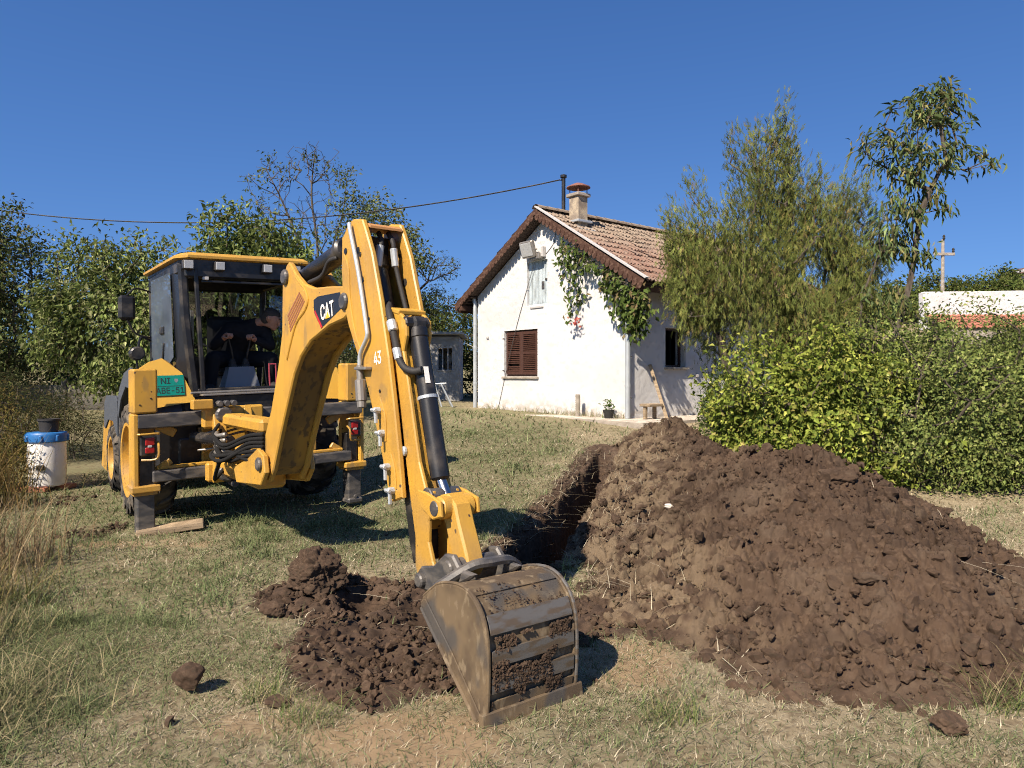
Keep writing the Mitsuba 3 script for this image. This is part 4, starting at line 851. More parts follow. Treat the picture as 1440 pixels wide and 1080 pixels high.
part('stick_hose', cat(tube(smooth_path([(3.74, -0.36, 2.53), (3.80, -0.37, 2.45), (3.79, -0.39, 2.33), (3.86, -0.40, 2.1), (3.98, -0.40, 1.85)], 5), 0.017, 7), tube(smooth_path([(3.76, -0.30, 2.53), (3.83, -0.30, 2.45), (3.84, -0.29, 2.32), (3.93, -0.27, 2.05), (4.06, -0.27, 1.80)], 5), 0.017, 7)), 'black_rubber', st_, tilt=False, smooth=True)
part('hose_fitting', rod((3.795, -0.375, 2.44), (3.79, -0.39, 2.30), 0.026, 10), 'galvanised', st_, tilt=False)
part('hose_fitting', rod((3.832, -0.30, 2.42), (3.842, -0.29, 2.30), 0.024, 10), 'galvanised', st_, tilt=False)
# --- inner stick sliding out of it
inn = [(4.02, 1.97), (4.05, 1.86), (4.165, 1.544), (4.302, 0.966), (4.385, 0.657), (4.385, 0.50), (4.43, 0.40), (4.52, 0.36), (4.60, 0.38), (4.64, 0.46), (4.58, 0.56), (4.535, 0.66), (4.54, 0.78), (4.60, 0.86), (4.585, 0.95), (4.50, 0.96), (4.43, 1.10), (4.30, 1.56), (4.245, 1.74), (4.28, 1.83), (4.275, 1.92), (4.21, 1.965), (4.12, 1.98)]
ib = [(4.03, 1.90), (4.165, 1.544), (4.302, 0.966), (4.385, 0.70), (4.42, 0.70), (4.47, 0.86), (4.40, 1.12), (4.28, 1.56), (4.17, 1.93)]
i_ = part('inner_stick', cat(prism(inn, -0.452, -0.425, 0.007), prism(inn, -0.30, -0.273, 0.007), prism(ib, -0.426, -0.299, 0.0), box(4.14, -0.363, 1.985, 0.12, 0.19, 0.03, 0.006, rotm([0, 1, 0], 0.2))), Y, tilt=False)
part('slider', prism([(3.98, 1.86), (4.10, 1.5), (4.22, 0.95), (4.31, 0.60), (4.35, 0.50), (4.395, 0.52), (4.385, 0.657), (4.302, 0.966), (4.165, 1.544), (4.03, 1.90)], -0.445, -0.28, 0.004), K, i_, tilt=False)
part('pin', cat(rod((4.545, -0.47, 0.91), (4.545, -0.255, 0.91), 0.052, 16), rod((4.545, -0.468, 0.91), (4.545, -0.452, 0.91), 0.06, 18)), S, i_, tilt=False)
part('pin', rod((4.55, -0.49, 0.46), (4.55, -0.19, 0.46), 0.05, 16), S, i_, tilt=False)
part('wear_bolt', cat(rod((4.27, -0.475, 1.15), (4.27, -0.45, 1.15), 0.03, 12)), 'galvanised', i_, tilt=False)
part('hose_set', cat(tube(smooth_path([(4.0, -0.42, 2.04), (4.09, -0.465, 1.99), (4.16, -0.485, 1.91), (4.20, -0.48, 1.80), (4.235, -0.475, 1.70), (4.28, -0.46, 1.64), (4.34, -0.43, 1.62), (4.38, -0.40, 1.63)], 5), 0.022, 8)), 'black_rubber', i_, tilt=False, smooth=True)
part('hose_fitting', rod((4.155, -0.485, 1.925), (4.185, -0.485, 1.86), 0.03, 10), 'galvanised', i_, tilt=False)
part('hose_fitting', rod((4.21, -0.48, 1.76), (4.235, -0.475, 1.69), 0.025, 10), 'galvanised', i_, tilt=False)
# --- bucket cylinder
bc_ = part('bucket_cylinder', cat(rod((4.255, -0.355, 1.83), (4.505, -0.352, 1.00), 0.056, 22), rod((4.24, -0.355, 1.885), (4.26, -0.355, 1.81), 0.062, 22)), K, tilt=False, smooth=40)
part('head_lug', cat(box(4.235, -0.355, 1.895, 0.12, 0.12, 0.11, 0.03), rod((4.24, -0.45, 1.905), (4.24, -0.285, 1.905), 0.042, 14)), K, bc_, tilt=False)
part('band', cat(*[rod(A(4.362, -0.354, 1.474) + A(0.0025, 0, -0.0088) * s, A(4.362, -0.354, 1.474) + A(0.0025, 0, -0.0088) * (s + 2.2), 0.061, 22, 0.001) for s in (0,)]), 'galvanised', bc_, tilt=False)
part('label', box(4.383, -0.37, 1.60, 0.004, 0.03, 0.10, 0.0, rotm([0, 1, 0], -0.277)), 'white_print', bc_, tilt=False)
part('piston_rod', rod((4.505, -0.352, 1.0), (4.60, -0.35, 0.88), 0.033, 14), 'chrome', bc_, tilt=False, smooth=40)
# --- bucket linkage
lk = part('bucket_link', cat(prism([(4.60, 0.93), (4.68, 0.95), (4.76, 0.90), (4.80, 0.80), (4.87, 0.66), (4.90, 0.58), (4.86, 0.53), (4.78, 0.54), (4.70, 0.68), (4.66, 0.78), (4.60, 0.84)], -0.42, -0.31, 0.012), rod((4.68, -0.475, 0.875), (4.68, -0.262, 0.875), 0.064, 18)), Y, tilt=False, smooth=25)
part('pin', rod((4.68, -0.505, 0.875), (4.68, -0.235, 0.875), 0.048, 16), S, lk, tilt=False)
part('pin', rod((4.84, -0.47, 0.59), (4.84, -0.21, 0.59), 0.045, 14), S, lk, tilt=False)
part('side_link', cat(prism([(4.50, 0.955), (4.60, 0.95), (4.74, 0.92), (4.75, 0.84), (4.66, 0.81), (4.56, 0.85), (4.50, 0.87)], -0.50, -0.478, 0.006), prism([(4.50, 0.955), (4.60, 0.95), (4.74, 0.92), (4.75, 0.84), (4.66, 0.81), (4.56, 0.85), (4.50, 0.87)], -0.262, -0.24, 0.006)), Y, lk, tilt=False)
# --- bucket
bL, bR = -0.64, -0.09
outer = [(4.80, 0.455), (4.93, 0.545), (5.02, 0.575), (5.12, 0.592), (5.20, 0.588), (5.27, 0.560), (5.33, 0.505), (5.365, 0.43), (5.378, 0.34), (5.380, 0.24), (5.375, 0.12), (5.36, 0.0)]
sidep = outer + [(5.335, -0.03), (5.05, 0.185), (4.775, 0.405)]
M_ = 'muddy_steel'
bk = part('bucket', cat(prism(sidep, bL, bL + 0.025, 0.005), prism(sidep, bR - 0.025, bR, 0.005)), M_, tilt=False)
def shell(pts, y0, y1, th):
    p = np.array(pts); d = unit(np.gradient(p, axis=0)); nn = np.c_[-d[:, 1], d[:, 0]]
    return prism(np.vstack([p, (p - nn * th)[::-1]]), y0, y1, 0.002)
inset_o = np.array(outer) - 0.012 * unit(np.c_[-np.gradient(outer, axis=0)[:, 1], np.gradient(outer, axis=0)[:, 0]])
part('back_plate', shell(inset_o, bL + 0.026, bR - 0.026, 0.02), M_, bk, tilt=False, smooth=25)
def arc_pts(t0, t1, off, n=7):
    p = np.array(outer); L = np.r_[0, np.cumsum(np.linalg.norm(np.diff(p, axis=0), axis=1))]; t = np.linspace(t0, t1, n) * L[-1]
    q = np.c_[np.interp(t, L, p[:, 0]), np.interp(t, L, p[:, 1])]; d = unit(np.gradient(q, axis=0)); return q + off * np.c_[-d[:, 1], d[:, 0]]
for t0, t1, off, bs in ((0.30, 0.44, -0.003, M_), (0.545, 0.625, 0.006, 'worn_steel'), (0.69, 0.755, 0.008, 'worn_steel'), (0.80, 0.865, 0.008, 'worn_steel'), (0.90, 0.945, 0.004, M_)):
    p = arc_pts(t0, t1, off); part('wear_strip', shell(p, bL + 0.027, bR - 0.027, 0.016), bs, bk, tilt=False, smooth=25)
part('cutting_edge', cat(box(5.376, (bL + bR) / 2, 0.0, 0.035, bR - bL + 0.06, 0.135, 0.006, rotm([0, 1, 0], -0.12)), box(5.33, (bL + bR) / 2, -0.04, 0.10, bR - bL + 0.05, 0.03, 0.006, rotm([0, 1, 0], 0.66))), M_, bk, tilt=False)
part('side_cutter', cat(tube([(4.80, bL - 0.005, 0.40), (5.06, bL - 0.006, 0.20), (5.34, bL - 0.005, -0.015)], [0.012, 0.016, 0.014], 6), tube([(4.80, bR + 0.004, 0.40), (5.34, bR + 0.004, -0.015)], 0.012, 6), prism([(4.79, 0.43), (4.84, 0.455), (5.10, 0.255), (5.352, 0.03), (5.33, -0.01), (5.05, 0.205)], bL - 0.008, bL + 0.001, 0.003)), M_, bk, tilt=False)
part('rim', tube(smooth_path([(a + 0.004, bL + 0.008, c + 0.004) for a, c in outer], 2), 0.009, 6), M_, bk, tilt=False)
part('rim', tube(smooth_path([(a + 0.004, bR - 0.008, c + 0.004) for a, c in outer], 2), 0.009, 6), 'worn_steel', bk, tilt=False)
ear = [(4.74, 0.42), (4.50, 0.40), (4.47, 0.47), (4.53, 0.53), (4.66, 0.56), (4.78, 0.65), (4.86, 0.66), (4.93, 0.60), (5.06, 0.60), (5.02, 0.57), (4.88, 0.50)]
part('hinge_ear', cat(prism(ear, -0.50, -0.462, 0.01), prism(ear, -0.218, -0.18, 0.01), rod((4.84, -0.52, 0.59), (4.84, -0.16, 0.59), 0.04, 14), rod((4.55, -0.53, 0.46), (4.55, -0.15, 0.46), 0.042, 14)), S, bk, tilt=False)
part('hinge_ridge', cat(tube(smooth_path([(4.86, -0.60, 0.505), (4.95, -0.45, 0.61), (4.98, -0.34, 0.625), (4.96, -0.2, 0.61), (4.9, -0.08, 0.53)], 5), 0.026, 7)), S, bk, tilt=False)
rng = np.random.default_rng(31)
def mud_patch(n, t0, t1, y0, y1, rmax):
    t = rng.uniform(0, 1, n); yy = y0 + (y1 - y0) * rng.uniform(0, 1, n)
    tt = t0 + (t1 - t0) * t
    q = np.array([arc_pts(a, a + 0.01, 0.004, 2)[0] for a in tt])
    w = n2(yy * 3, tt * 4, 3.0, 3, 61) > 0.47 if n > 100 else np.ones(n, bool)
    return lumps(rng, np.c_[q[:, 0], yy, q[:, 1]][w], (rmax * (0.3 + 0.7 * rng.uniform(0, 1, n)))[w], 0, 0.5, 0.3)
part('mud', cat(mud_patch(1000, 0.64, 0.70, bL + 0.05, bR - 0.04, 0.010), mud_patch(2600, 0.735, 0.90, bL + 0.03, bR - 0.12, 0.012), mud_patch(700, 0.86, 0.93, bL + 0.03, bR - 0.1, 0.011), mud_patch(400, 0.40, 0.55, bL + 0.05, bR - 0.05, 0.006)), 'soil', bk, tilt=False, kind='stuff')

# --- cab
cab = part('cab', cat(
    box(-1.15, 0, 1.18, 1.7, 1.34, 0.36, 0.03),
    tube([(-0.32, -0.69, 2.78), (-0.32, -0.66, 2.2), (-0.32, -0.565, 1.34)], [0.05, 0.048, 0.05], 6), tube([(-0.34, 0.67, 2.78), (-0.34, 0.64, 2.2), (-0.34, 0.56, 1.34)], [0.05, 0.048, 0.05], 6),
    box(-0.27, -0.53, 2.06, 0.05, 0.045, 1.35, 0.008, rotm([1, 0, 0], 0.055)), box(-0.27, 0.51, 2.06, 0.05, 0.045, 1.35, 0.008, rotm([1, 0, 0], -0.055)),
    tube([(-1.95, -0.70, 2.78), (-2.05, -0.66, 1.3)], 0.04, 6), tube([(-1.95, 0.70, 2.78), (-2.05, 0.66, 1.3)], 0.04, 6),
    tube([(-0.98, -0.715, 2.78), (-0.90, -0.70, 1.6)], 0.03, 6), tube([(-0.98, 0.715, 2.78), (-0.90, 0.70, 1.6)], 0.03, 6),
    box(-0.30, 0, 2.735, 0.10, 1.36, 0.20, 0.02), box(-1.97, 0, 2.74, 0.08, 1.36, 0.16, 0.02), box(-1.15, -0.70, 2.75, 1.6, 0.06, 0.14, 0.02), box(-1.15, 0.70, 2.75, 1.6, 0.06, 0.14, 0.02),
    box(-0.26, -0.0, 2.60, 0.03, 1.02, 0.025, 0.005), box(-0.28, 0, 1.40, 0.06, 1.1, 0.05, 0.01)), K)
ro = [(-2.10, -0.70), (-2.0, -0.79), (-0.35, -0.77), (-0.20, -0.66), (-0.19, 0.66), (-0.35, 0.77), (-2.0, 0.79), (-2.10, 0.70)]
sh = [np.c_[inset(ro, d), np.full(len(ro), z)] for d, z in ((0.03, 2.832), (0.0, 2.845), (0.0, 2.872), (0.06, 2.91), (0.2, 2.925))]
m = trimesh.convex.convex_hull(np.vstack(sh)); part('roof', m, Y, cab, smooth=25)
part('roof_lining', trimesh.convex.convex_hull(np.vstack([np.c_[inset(ro, 0.05), np.full(8, z)] for z in (2.80, 2.834)])), K, cab)
for b in (-0.655, -0.33, 0.19, 0.52):
    lt = part('work_light', box(-0.215, b, 2.765, 0.07, 0.115, 0.105, 0.012), K, cab)
    obj('work_light_lens', Wm(box(-0.1775, b, 2.765, 0.01, 0.095, 0.085, 0.004)), 'clear_lamp', cab)
obj('handle_block', Wm(box(-0.24, -0.47, 2.63, 0.04, 0.06, 0.035, 0.004)), 'verge_white', cab)
def pane(pts, nm='window_pane'):
    return obj(nm, Wm(trimesh.Trimesh(pts, [[0, 1, 2], [0, 2, 3]], process=False)), 'tinted_glass', cab)
obj('door_glass', Wm(trimesh.Trimesh([(-1.70, -0.757, 2.74), (-0.60, -0.757, 2.72), (-0.52, -0.742, 1.78), (-1.70, -0.745, 1.40)], [[0, 1, 2], [0, 2, 3]], process=False)), 'blue_grey_glass', cab)
obj('quarter_panel', Wm(trimesh.convex.convex_hull(np.array([(-0.62, -0.74, 2.72), (-0.34, -0.70, 2.72), (-0.34, -0.59, 1.45), (-0.56, -0.70, 1.45), (-0.62, -0.70, 2.72), (-0.36, -0.66, 2.72), (-0.36, -0.55, 1.45), (-0.56, -0.66, 1.45)]))), 'black_print', cab)
pane([(-1.93, 0.725, 2.70), (-1.02, 0.735, 2.70), (-0.95, 0.70, 1.55), (-2.0, 0.69, 1.40)])
pane([(-0.95, 0.735, 2.70), (-0.38, 0.73, 2.68), (-0.38, 0.62, 1.75), (-0.86, 0.70, 1.75)])
pane([(-1.975, -0.64, 2.66), (-1.975, 0.64, 2.66), (-2.06, 0.60, 1.40), (-2.06, -0.60, 1.40)], 'windscreen')
obj('door_trim', Wm(cat(tube(smooth_path([(-0.97, -0.745, 1.95), (-1.05, -0.75, 1.7), (-1.12, -0.74, 1.56), (-0.9, -0.73, 1.5), (-0.62, -0.70, 1.62)], 4), 0.018, 6), box(-1.05, -0.755, 2.10, 0.18, 0.03, 0.09, 0.01), box(-1.5, -0.70, 1.42, 0.9, 0.04, 0.16, 0.01))), K, cab)
# mirror on its arm, small lamp below it
mi_ = part('mirror', cat(box(-1.85, -1.00, 2.42, 0.08, 0.19, 0.31, 0.04)), K)
part('mirror_arm', cat(tube(smooth_path([(-1.92, -0.70, 2.62), (-1.85, -0.9, 2.66), (-1.83, -1.0, 2.57)], 4), 0.012, 6), tube(smooth_path([(-1.92, -0.70, 2.05), (-1.85, -0.9, 2.10), (-1.83, -1.0, 2.27)], 4), 0.012, 6)), K, mi_)
part('side_lamp', cat(rod((-1.75, -0.92, 1.85), (-1.60, -0.92, 1.85), 0.085, 14), tube(smooth_path([(-1.8, -0.72, 2.0), (-1.75, -0.86, 2.05), (-1.72, -0.9, 1.9)], 4), 0.014, 6), tube([(-1.72, -0.92, 1.8), (-1.72, -0.88, 1.4)], 0.012, 6)), K)
# inside the cab
se = part('seat', cat(box(-1.05, 0.02, 1.62, 0.46, 0.46, 0.12, 0.04), box(-1.05, 0.02, 1.46, 0.3, 0.3, 0.22, 0.02)), 'black_rubber')
part('seat_back', box(-1.30, 0.02, 1.98, 0.12, 0.44, 0.62, 0.05), 'black_rubber', se)
co = part('control_console', trimesh.convex.convex_hull(np.array([(-0.55, -0.19, 1.42), (-0.55, 0.21, 1.42), (-0.80, -0.19, 1.42), (-0.80, 0.21, 1.42), (-0.59, -0.13, 1.655), (-0.59, 0.15, 1.655), (-0.74, -0.13, 1.655), (-0.74, 0.15, 1.655)])), 'console_grey')
for b0__, h in (((-0.075), (-0.135, 2.0)), ((0.075), (0.115, 1.985))):
    lv = obj('lever', Wm(tube([(-0.66, b0__, 1.66), (-0.63, b0__ * 1.1, 1.78), (-0.60, h[0], h[1])], 0.011, 6)), K, co)
    obj('lever_boot', Wm(lathe([(0.055, 1.65), (0.05, 1.68), (0.042, 1.69), (0.042, 1.71), (0.032, 1.72), (0.03, 1.74), (0.016, 1.76)], (-0.66, b0__, 0), n=14)), 'black_rubber', co)
    obj('lever_knob', Wm(lathe([(0.0, -0.03), (0.022, -0.02), (0.026, 0.0), (0.02, 0.025), (0.0, 0.03)], (-0.60, h[0], h[1] + 0.01), n=12)), 'black_rubber', co)
part('red_bracket', cat(tube(smooth_path([(-0.42, 0.285, 1.36), (-0.42, 0.275, 1.66), (-0.42, 0.285, 1.675), (-0.42, 0.345, 1.675), (-0.42, 0.352, 1.66), (-0.42, 0.362, 1.36)], 3), 0.009, 6)), 'red_rod')
part('steering_wheel', cat(lathe([(0.19, -0.012), (0.205, 0.0), (0.19, 0.012), (0.175, 0.0), (0.19, -0.012)], (-1.62, 0, 1.98), (0.45, 0, 0.9), 24), rod((-1.62, 0, 1.98), (-1.85, 0, 1.4), 0.03, 8)), 'black_rubber')
part('dashboard', box(-1.9, 0, 1.55, 0.2, 0.8, 0.5, 0.05), K)
part('step_tread', box(-0.12, -0.05, 1.36, 0.14, 1.0, 0.02, 0.004), D_)
part('hand_rail', rod((-0.15, -0.65, 1.385), (-0.15, 0.55, 1.385), 0.014, 8), D_)
# plank under the left stabiliser foot
q = MO + -0.02 * MU - 1.10 * MV
pk = box(0, 0, 0, 0.62, 0.22, 0.07, 0.008, rotm([0, 0, 1], 0.42) @ rotm([0, 1, 0], -0.09))
pk.apply_translation([q[0] + 0.24, q[1] + 0.0, 0.035]); single('ground_plank', pk, 'old_plank', 'thick weathered plank on the grass under the left stabiliser foot', 'plank')
# ------------------------------------------------------------------ the operator
def chain(joints, bones):
    """joints: name -> (point, radius); bones: pairs. One smooth manifold."""
    def ball(p, r):
        s = m3.Manifold.sphere(r, 16); return s.translate(tuple(map(float, p)))
    parts = [m3.Manifold.batch_hull([ball(*joints[a]), ball(*joints[b])]) for a, b in bones]
    return m3.Manifold.batch_boolean(parts, m3.OpType.Add)
def finish(man, edge, it=8):
    m = man.refine_to_length(edge).to_mesh()
    t = trimesh.Trimesh(m.vert_properties[:, :3], m.tri_verts, process=True)
    trimesh.smoothing.filter_taubin(t, iterations=it); return t
mat('skin', proc(lambda p, n, uv: mix((0.50, 0.27, 0.18), (0.42, 0.21, 0.14), fbm(p.x * 30, p.y * 30, p.z * 30, 3))), 0.5, spec=0.3)
mat('black_cloth', proc(lambda p, n, uv: mix((0.012, 0.012, 0.014), (0.022, 0.021, 0.023), fbm(p.x * 40, p.y * 40, p.z * 40, 2))), 0.9, spec=0.2)
mat('dark_trousers', (0.012, 0.013, 0.016), 0.9, spec=0.2)
mat('short_hair', (0.05, 0.04, 0.034), 0.8)
PS = thing('person', 'man in dark clothes leaning forward in the cab, both hands on the levers', 'person')
J = {}
def j(n, a, b, c, r): J[n] = (A(a, b, c), r)
j('hip', -1.03, 0.03, 1.76, 0.15); j('hipl', -1.0, -0.07, 1.74, 0.10); j('hipr', -1.0, 0.13, 1.74, 0.10); j('waist', -1.0, 0.07, 1.90, 0.135); j('chest', -0.88, 0.14, 2.06, 0.145)
j('shl', -0.86, -0.05, 2.11, 0.075); j('shr', -0.78, 0.32, 2.10, 0.075); j('nk', -0.79, 0.22, 2.17, 0.058); j('nk2', -0.70, 0.31, 2.20, 0.054)
j('ell', -0.80, -0.25, 1.92, 0.05); j('wrl', -0.67, -0.165, 1.995, 0.032); j('elr', -0.70, 0.38, 1.90, 0.05); j('wrr', -0.655, 0.17, 1.98, 0.032)
j('knl', -0.62, -0.30, 1.76, 0.068); j('anl', -0.66, -0.33, 1.43, 0.045); j('toel', -0.50, -0.36, 1.39, 0.035); j('knr', -0.62, 0.36, 1.74, 0.068); j('anr', -0.66, 0.36, 1.43, 0.045); j('toer', -0.50, 0.39, 1.39, 0.035)
torso = [('hip', 'waist'), ('waist', 'chest'), ('chest', 'shl'), ('chest', 'shr'), ('shl', 'shr'), ('chest', 'nk')]
arms = [('shl', 'ell'), ('ell', 'wrl'), ('shr', 'elr'), ('elr', 'wrr')]
legs = [('hip', 'hipl'), ('hip', 'hipr'), ('hipl', 'knl'), ('knl', 'anl'), ('hipr', 'knr'), ('knr', 'anr'), ('anl', 'toel'), ('anr', 'toer')]
body = torso + arms + legs + [('nk', 'nk2')]
# head: looking down to the right, nose, brow, chin, ears
hc = A(-0.635, 0.375, 2.215); fw = unit(A(0.45, 0.80, -0.42)); upv = unit(A(0.25, 0.30, 0.95) - fw * (A(0.25, 0.30, 0.95) @ fw)); lf = np.cross(upv, fw)
hp = lambda f, s, u: hc + fw * f + lf * s + upv * u
JH = {'a': (hp(-0.02, 0, 0.03), 0.088), 'b': (hp(0.02, 0, 0.02), 0.08), 'c': (hp(0.05, 0, -0.055), 0.048), 'd': (hp(0.07, 0, -0.085), 0.03), 'n': (hp(0.095, 0, 0.012), 0.012), 'm': (hp(0.112, 0, -0.028), 0.014), 'br1': (hp(0.083, 0.03, 0.035), 0.016), 'br2': (hp(0.083, -0.03, 0.035), 0.016), 'ck1': (hp(0.06, 0.035, -0.02), 0.03), 'ck2': (hp(0.06, -0.035, -0.02), 0.03), 'e1': (hp(-0.01, 0.085, 0.0), 0.016), 'e1b': (hp(-0.025, 0.092, 0.025), 0.014), 'e2': (hp(-0.01, -0.085, 0.0), 0.016), 'e2b': (hp(-0.025, -0.092, 0.025), 0.014), 'lp': (hp(0.093, 0.015, -0.055), 0.012), 'lp2': (hp(0.093, -0.015, -0.055), 0.012)}
J.update(JH)
body += [('nk2', 'a'), ('nk2', 'c'), ('a', 'b'), ('b', 'c'), ('c', 'd'), ('b', 'n'), ('n', 'm'), ('br1', 'br2'), ('b', 'ck1'), ('b', 'ck2'), ('e1', 'e1b'), ('e2', 'e2b'), ('a', 'e1'), ('a', 'e2'), ('lp', 'lp2'), ('c', 'lp'), ('d', 'lp2')]
# hands closed round the lever knobs
def hand(pre, wrist, knob, s):
    kx = A(*knob); d = unit(kx - wrist); up_ = A(0, 0, 1) - d * d[2]; up_ = unit(up_); sd = np.cross(d, up_) * s
    P = lambda f, q, u: wrist + d * f + sd * q + up_ * u
    b = []
    J[pre + 'w'] = (wrist, 0.028); J[pre + 'p1'] = (P(0.045, 0.022, 0.022), 0.019); J[pre + 'p2'] = (P(0.045, -0.024, 0.020), 0.018); J[pre + 'p3'] = (P(0.075, 0.024, 0.03), 0.016); J[pre + 'p4'] = (P(0.072, -0.028, 0.026), 0.015)
    b += [(pre + 'w', pre + 'p1'), (pre + 'w', pre + 'p2'), (pre + 'p1', pre + 'p3'), (pre + 'p2', pre + 'p4'), (pre + 'p3', pre + 'p4')]
    for i, (q, L_) in enumerate(((0.030, 0.9), (0.011, 1.0), (-0.009, 0.96), (-0.029, 0.8))):
        J[f'{pre}f{i}a'] = (P(0.078, q, 0.029), 0.0105); J[f'{pre}f{i}b'] = (P(0.078 + 0.034 * L_, q * 1.05, 0.022), 0.0098); J[f'{pre}f{i}c'] = (P(0.082 + 0.038 * L_, q, -0.006), 0.0092); J[f'{pre}f{i}d'] = (P(0.068 + 0.02 * L_, q * 0.95, -0.024), 0.0085)
        b += [(f'{pre}f{i}{u}', f'{pre}f{i}{w}') for u, w in ('ab', 'bc', 'cd')]
    J[pre + 't0'] = (P(0.03, 0.03, 0.008), 0.013); J[pre + 't1'] = (P(0.06, 0.046, -0.006), 0.0115); J[pre + 't2'] = (P(0.085, 0.034, -0.018), 0.010)
    b += [(pre + 'p1', pre + 't0'), (pre + 't0', pre + 't1'), (pre + 't1', pre + 't2')]
    return b
body += hand('L', J['wrl'][0], (-0.60, -0.135, 2.01), 1) + hand('R', J['wrr'][0], (-0.60, 0.115, 1.995), -1)
bm_ = finish(chain(J, body), 0.017, 5)
obj('body', Wm(bm_), 'skin', PS, smooth=True)
def inflate(bones, by):
    return finish(chain({k: (p, r + by) for k, (p, r) in J.items()}, bones), 0.02, 6)
J['wl'] = (J['wrl'][0] + (J['ell'][0] - J['wrl'][0]) * 0.25, 0.036); J['wr'] = (J['wrr'][0] + (J['elr'][0] - J['wrr'][0]) * 0.25, 0.036)
obj('sweater', Wm(inflate(torso[:-1] + [('chest', 'nk'), ('shl', 'ell'), ('ell', 'wl'), ('shr', 'elr'), ('elr', 'wr')], 0.014)), 'black_cloth', PS, smooth=True)
obj('trousers', Wm(inflate([('hip', 'hipl'), ('hip', 'hipr'), ('hipl', 'knl'), ('knl', 'anl'), ('hipr', 'knr'), ('knr', 'anr')], 0.018)), 'dark_trousers', PS, smooth=True)
obj('shoes', Wm(inflate([('anl', 'toel'), ('anr', 'toer')], 0.012)), 'black_rubber', PS, smooth=True)
J['h1'] = (hp(-0.03, 0, 0.045), 0.087); J['h2'] = (hp(0.02, 0, 0.062), 0.062); J['h3'] = (hp(-0.055, 0, -0.01), 0.07)
obj('hair', Wm(inflate([('h1', 'h2'), ('h1', 'h3')], 0.004)), 'short_hair', PS, smooth=True)
obj('eyebrows', Wm(finish(chain({'a': (hp(0.098, 0.018, 0.045), 0.006), 'b': (hp(0.090, 0.045, 0.043), 0.006), 'c': (hp(0.098, -0.018, 0.045), 0.006), 'd': (hp(0.090, -0.045, 0.043), 0.006)}, ['ab', 'cd']), 0.006, 2)), 'short_hair', PS)
obj('eyes', Wm(cat(*[trimesh.Trimesh(trimesh.creation.icosphere(2, 0.011).vertices + hp(0.083, s, 0.018), trimesh.creation.icosphere(2).faces, process=False) for s in (-0.03, 0.03)])), 'clear_lamp', PS)

# ------------------------------------------------------------------ trees and shrubs
def gz(x, y): return float(base_z(A(x), A(y))[0])
def sample_blobs(rng, blobs, n, shell=0.55):
    """points in a set of ellipsoids (centre, radii[, weight]); shell pushes them outward"""
    w = np.array([(b[2] if len(b) > 2 else 1) * np.prod(b[1]) ** (2 / 3) for b in blobs]); i = rng.choice(len(blobs), n, p=w / w.sum())
    C = np.array([b[0] for b in blobs], float)[i]; R = np.array([b[1] for b in blobs], float)[i]
    d = unit(rng.normal(0, 1, (n, 3))); r = rng.uniform(0, 1, n) ** (1 / 3); r = shell + (1 - shell) * r if shell < 1 else r
    r = np.where(rng.uniform(0, 1, n) < 0.25, rng.uniform(0.2, 1, n), r)
    return C + d * R * r[:, None] * rng.uniform(0.86, 1.1, (n, 1)), d
def skeleton(rng, roots, tips, wob=0.05, up=0.35, step=0.35, reach=0.75):
    """grow branches to every tip from the nearest suitable node. Returns nodes, parents, loads."""
    N, Pa, De = [], [], []
    for r in roots:
        for i, p in enumerate(r):
            N.append(p); Pa.append(len(N) - 2 if i else -1); De.append(De[-1] + np.linalg.norm(p - N[-2]) if i else 0.0)
    base = np.array([r[0] for r in roots]).mean(0)
    order = np.argsort(np.linalg.norm(tips - base, axis=1)); ends = []
    N = [A(*p) for p in N]
    cap = len(N) + len(tips) * 12; arr = np.zeros((cap, 3)); arr[:len(N)] = N; de = np.zeros(cap); de[:len(N)] = De; n = len(N)
    for o in order:
        t = tips[o]; v = t - arr[:n]; d = np.linalg.norm(v, axis=1)
        cost = d + reach * 0.35 * de[:n] + 0.8 * np.maximum(0, -(v[:, 2]) / (d + 1e-6)) * d * up
        i = int(np.argmin(cost)); k = max(1, min(10, int(d[i] / step))); a = arr[i].copy(); prev = i
        for s in range(1, k + 1):
            f = s / k; q = a + (t - a) * f + A(0, 0, 1) * up * 0.35 * d[i] * (f - f * f) + (rng.normal(0, wob, 3) * d[i] * 0.5 if s < k else 0)
            arr[n] = q; de[n] = de[prev] + np.linalg.norm(q - arr[prev]); Pa.append(prev); prev = n; n += 1
        ends.append(prev)
    load = np.zeros(n); 
    for e in ends: load[e] += 1
    for i in range(n - 1, -1, -1):
        if Pa[i] >= 0: load[Pa[i]] += load[i]
    return arr[:n], np.array(Pa), load, np.array(ends), order
def wood(N, Pa, load, rtip, p=0.42, sides=5, rmax=9):
    r = np.minimum(rtip * np.maximum(load, 1) ** p, rmax); m = Pa >= 0; a, b = Pa[m], np.arange(len(N))[m]
    p0, p1 = N[a], N[b]; d = unit(p1 - p0); s = unit(np.cross(d, A(0.3, 0.9, 0.2))); w = np.cross(d, s); ang = np.arange(sides) * 2 * math.pi / sides
    ring = np.cos(ang)[None, :, None] * s[:, None] + np.sin(ang)[None, :, None] * w[:, None]
    ra = np.minimum(r[a], r[b] * 1.35)
    v = np.concatenate([p0[:, None] - d[:, None] * 0.3 * ra[:, None, None] + ring * ra[:, None, None], p1[:, None] + ring * r[b][:, None, None]], 1)
    j_ = np.arange(sides); f1 = np.stack([j_, (j_ + 1) % sides, (j_ + 1) % sides + sides], 1); f2 = np.stack([j_, (j_ + 1) % sides + sides, j_ + sides], 1)
    f = np.vstack([f1, f2])[None] + (np.arange(len(p0)) * 2 * sides)[:, None, None]
    return trimesh.Trimesh(v.reshape(-1, 3), f.reshape(-1, 3), process=False)
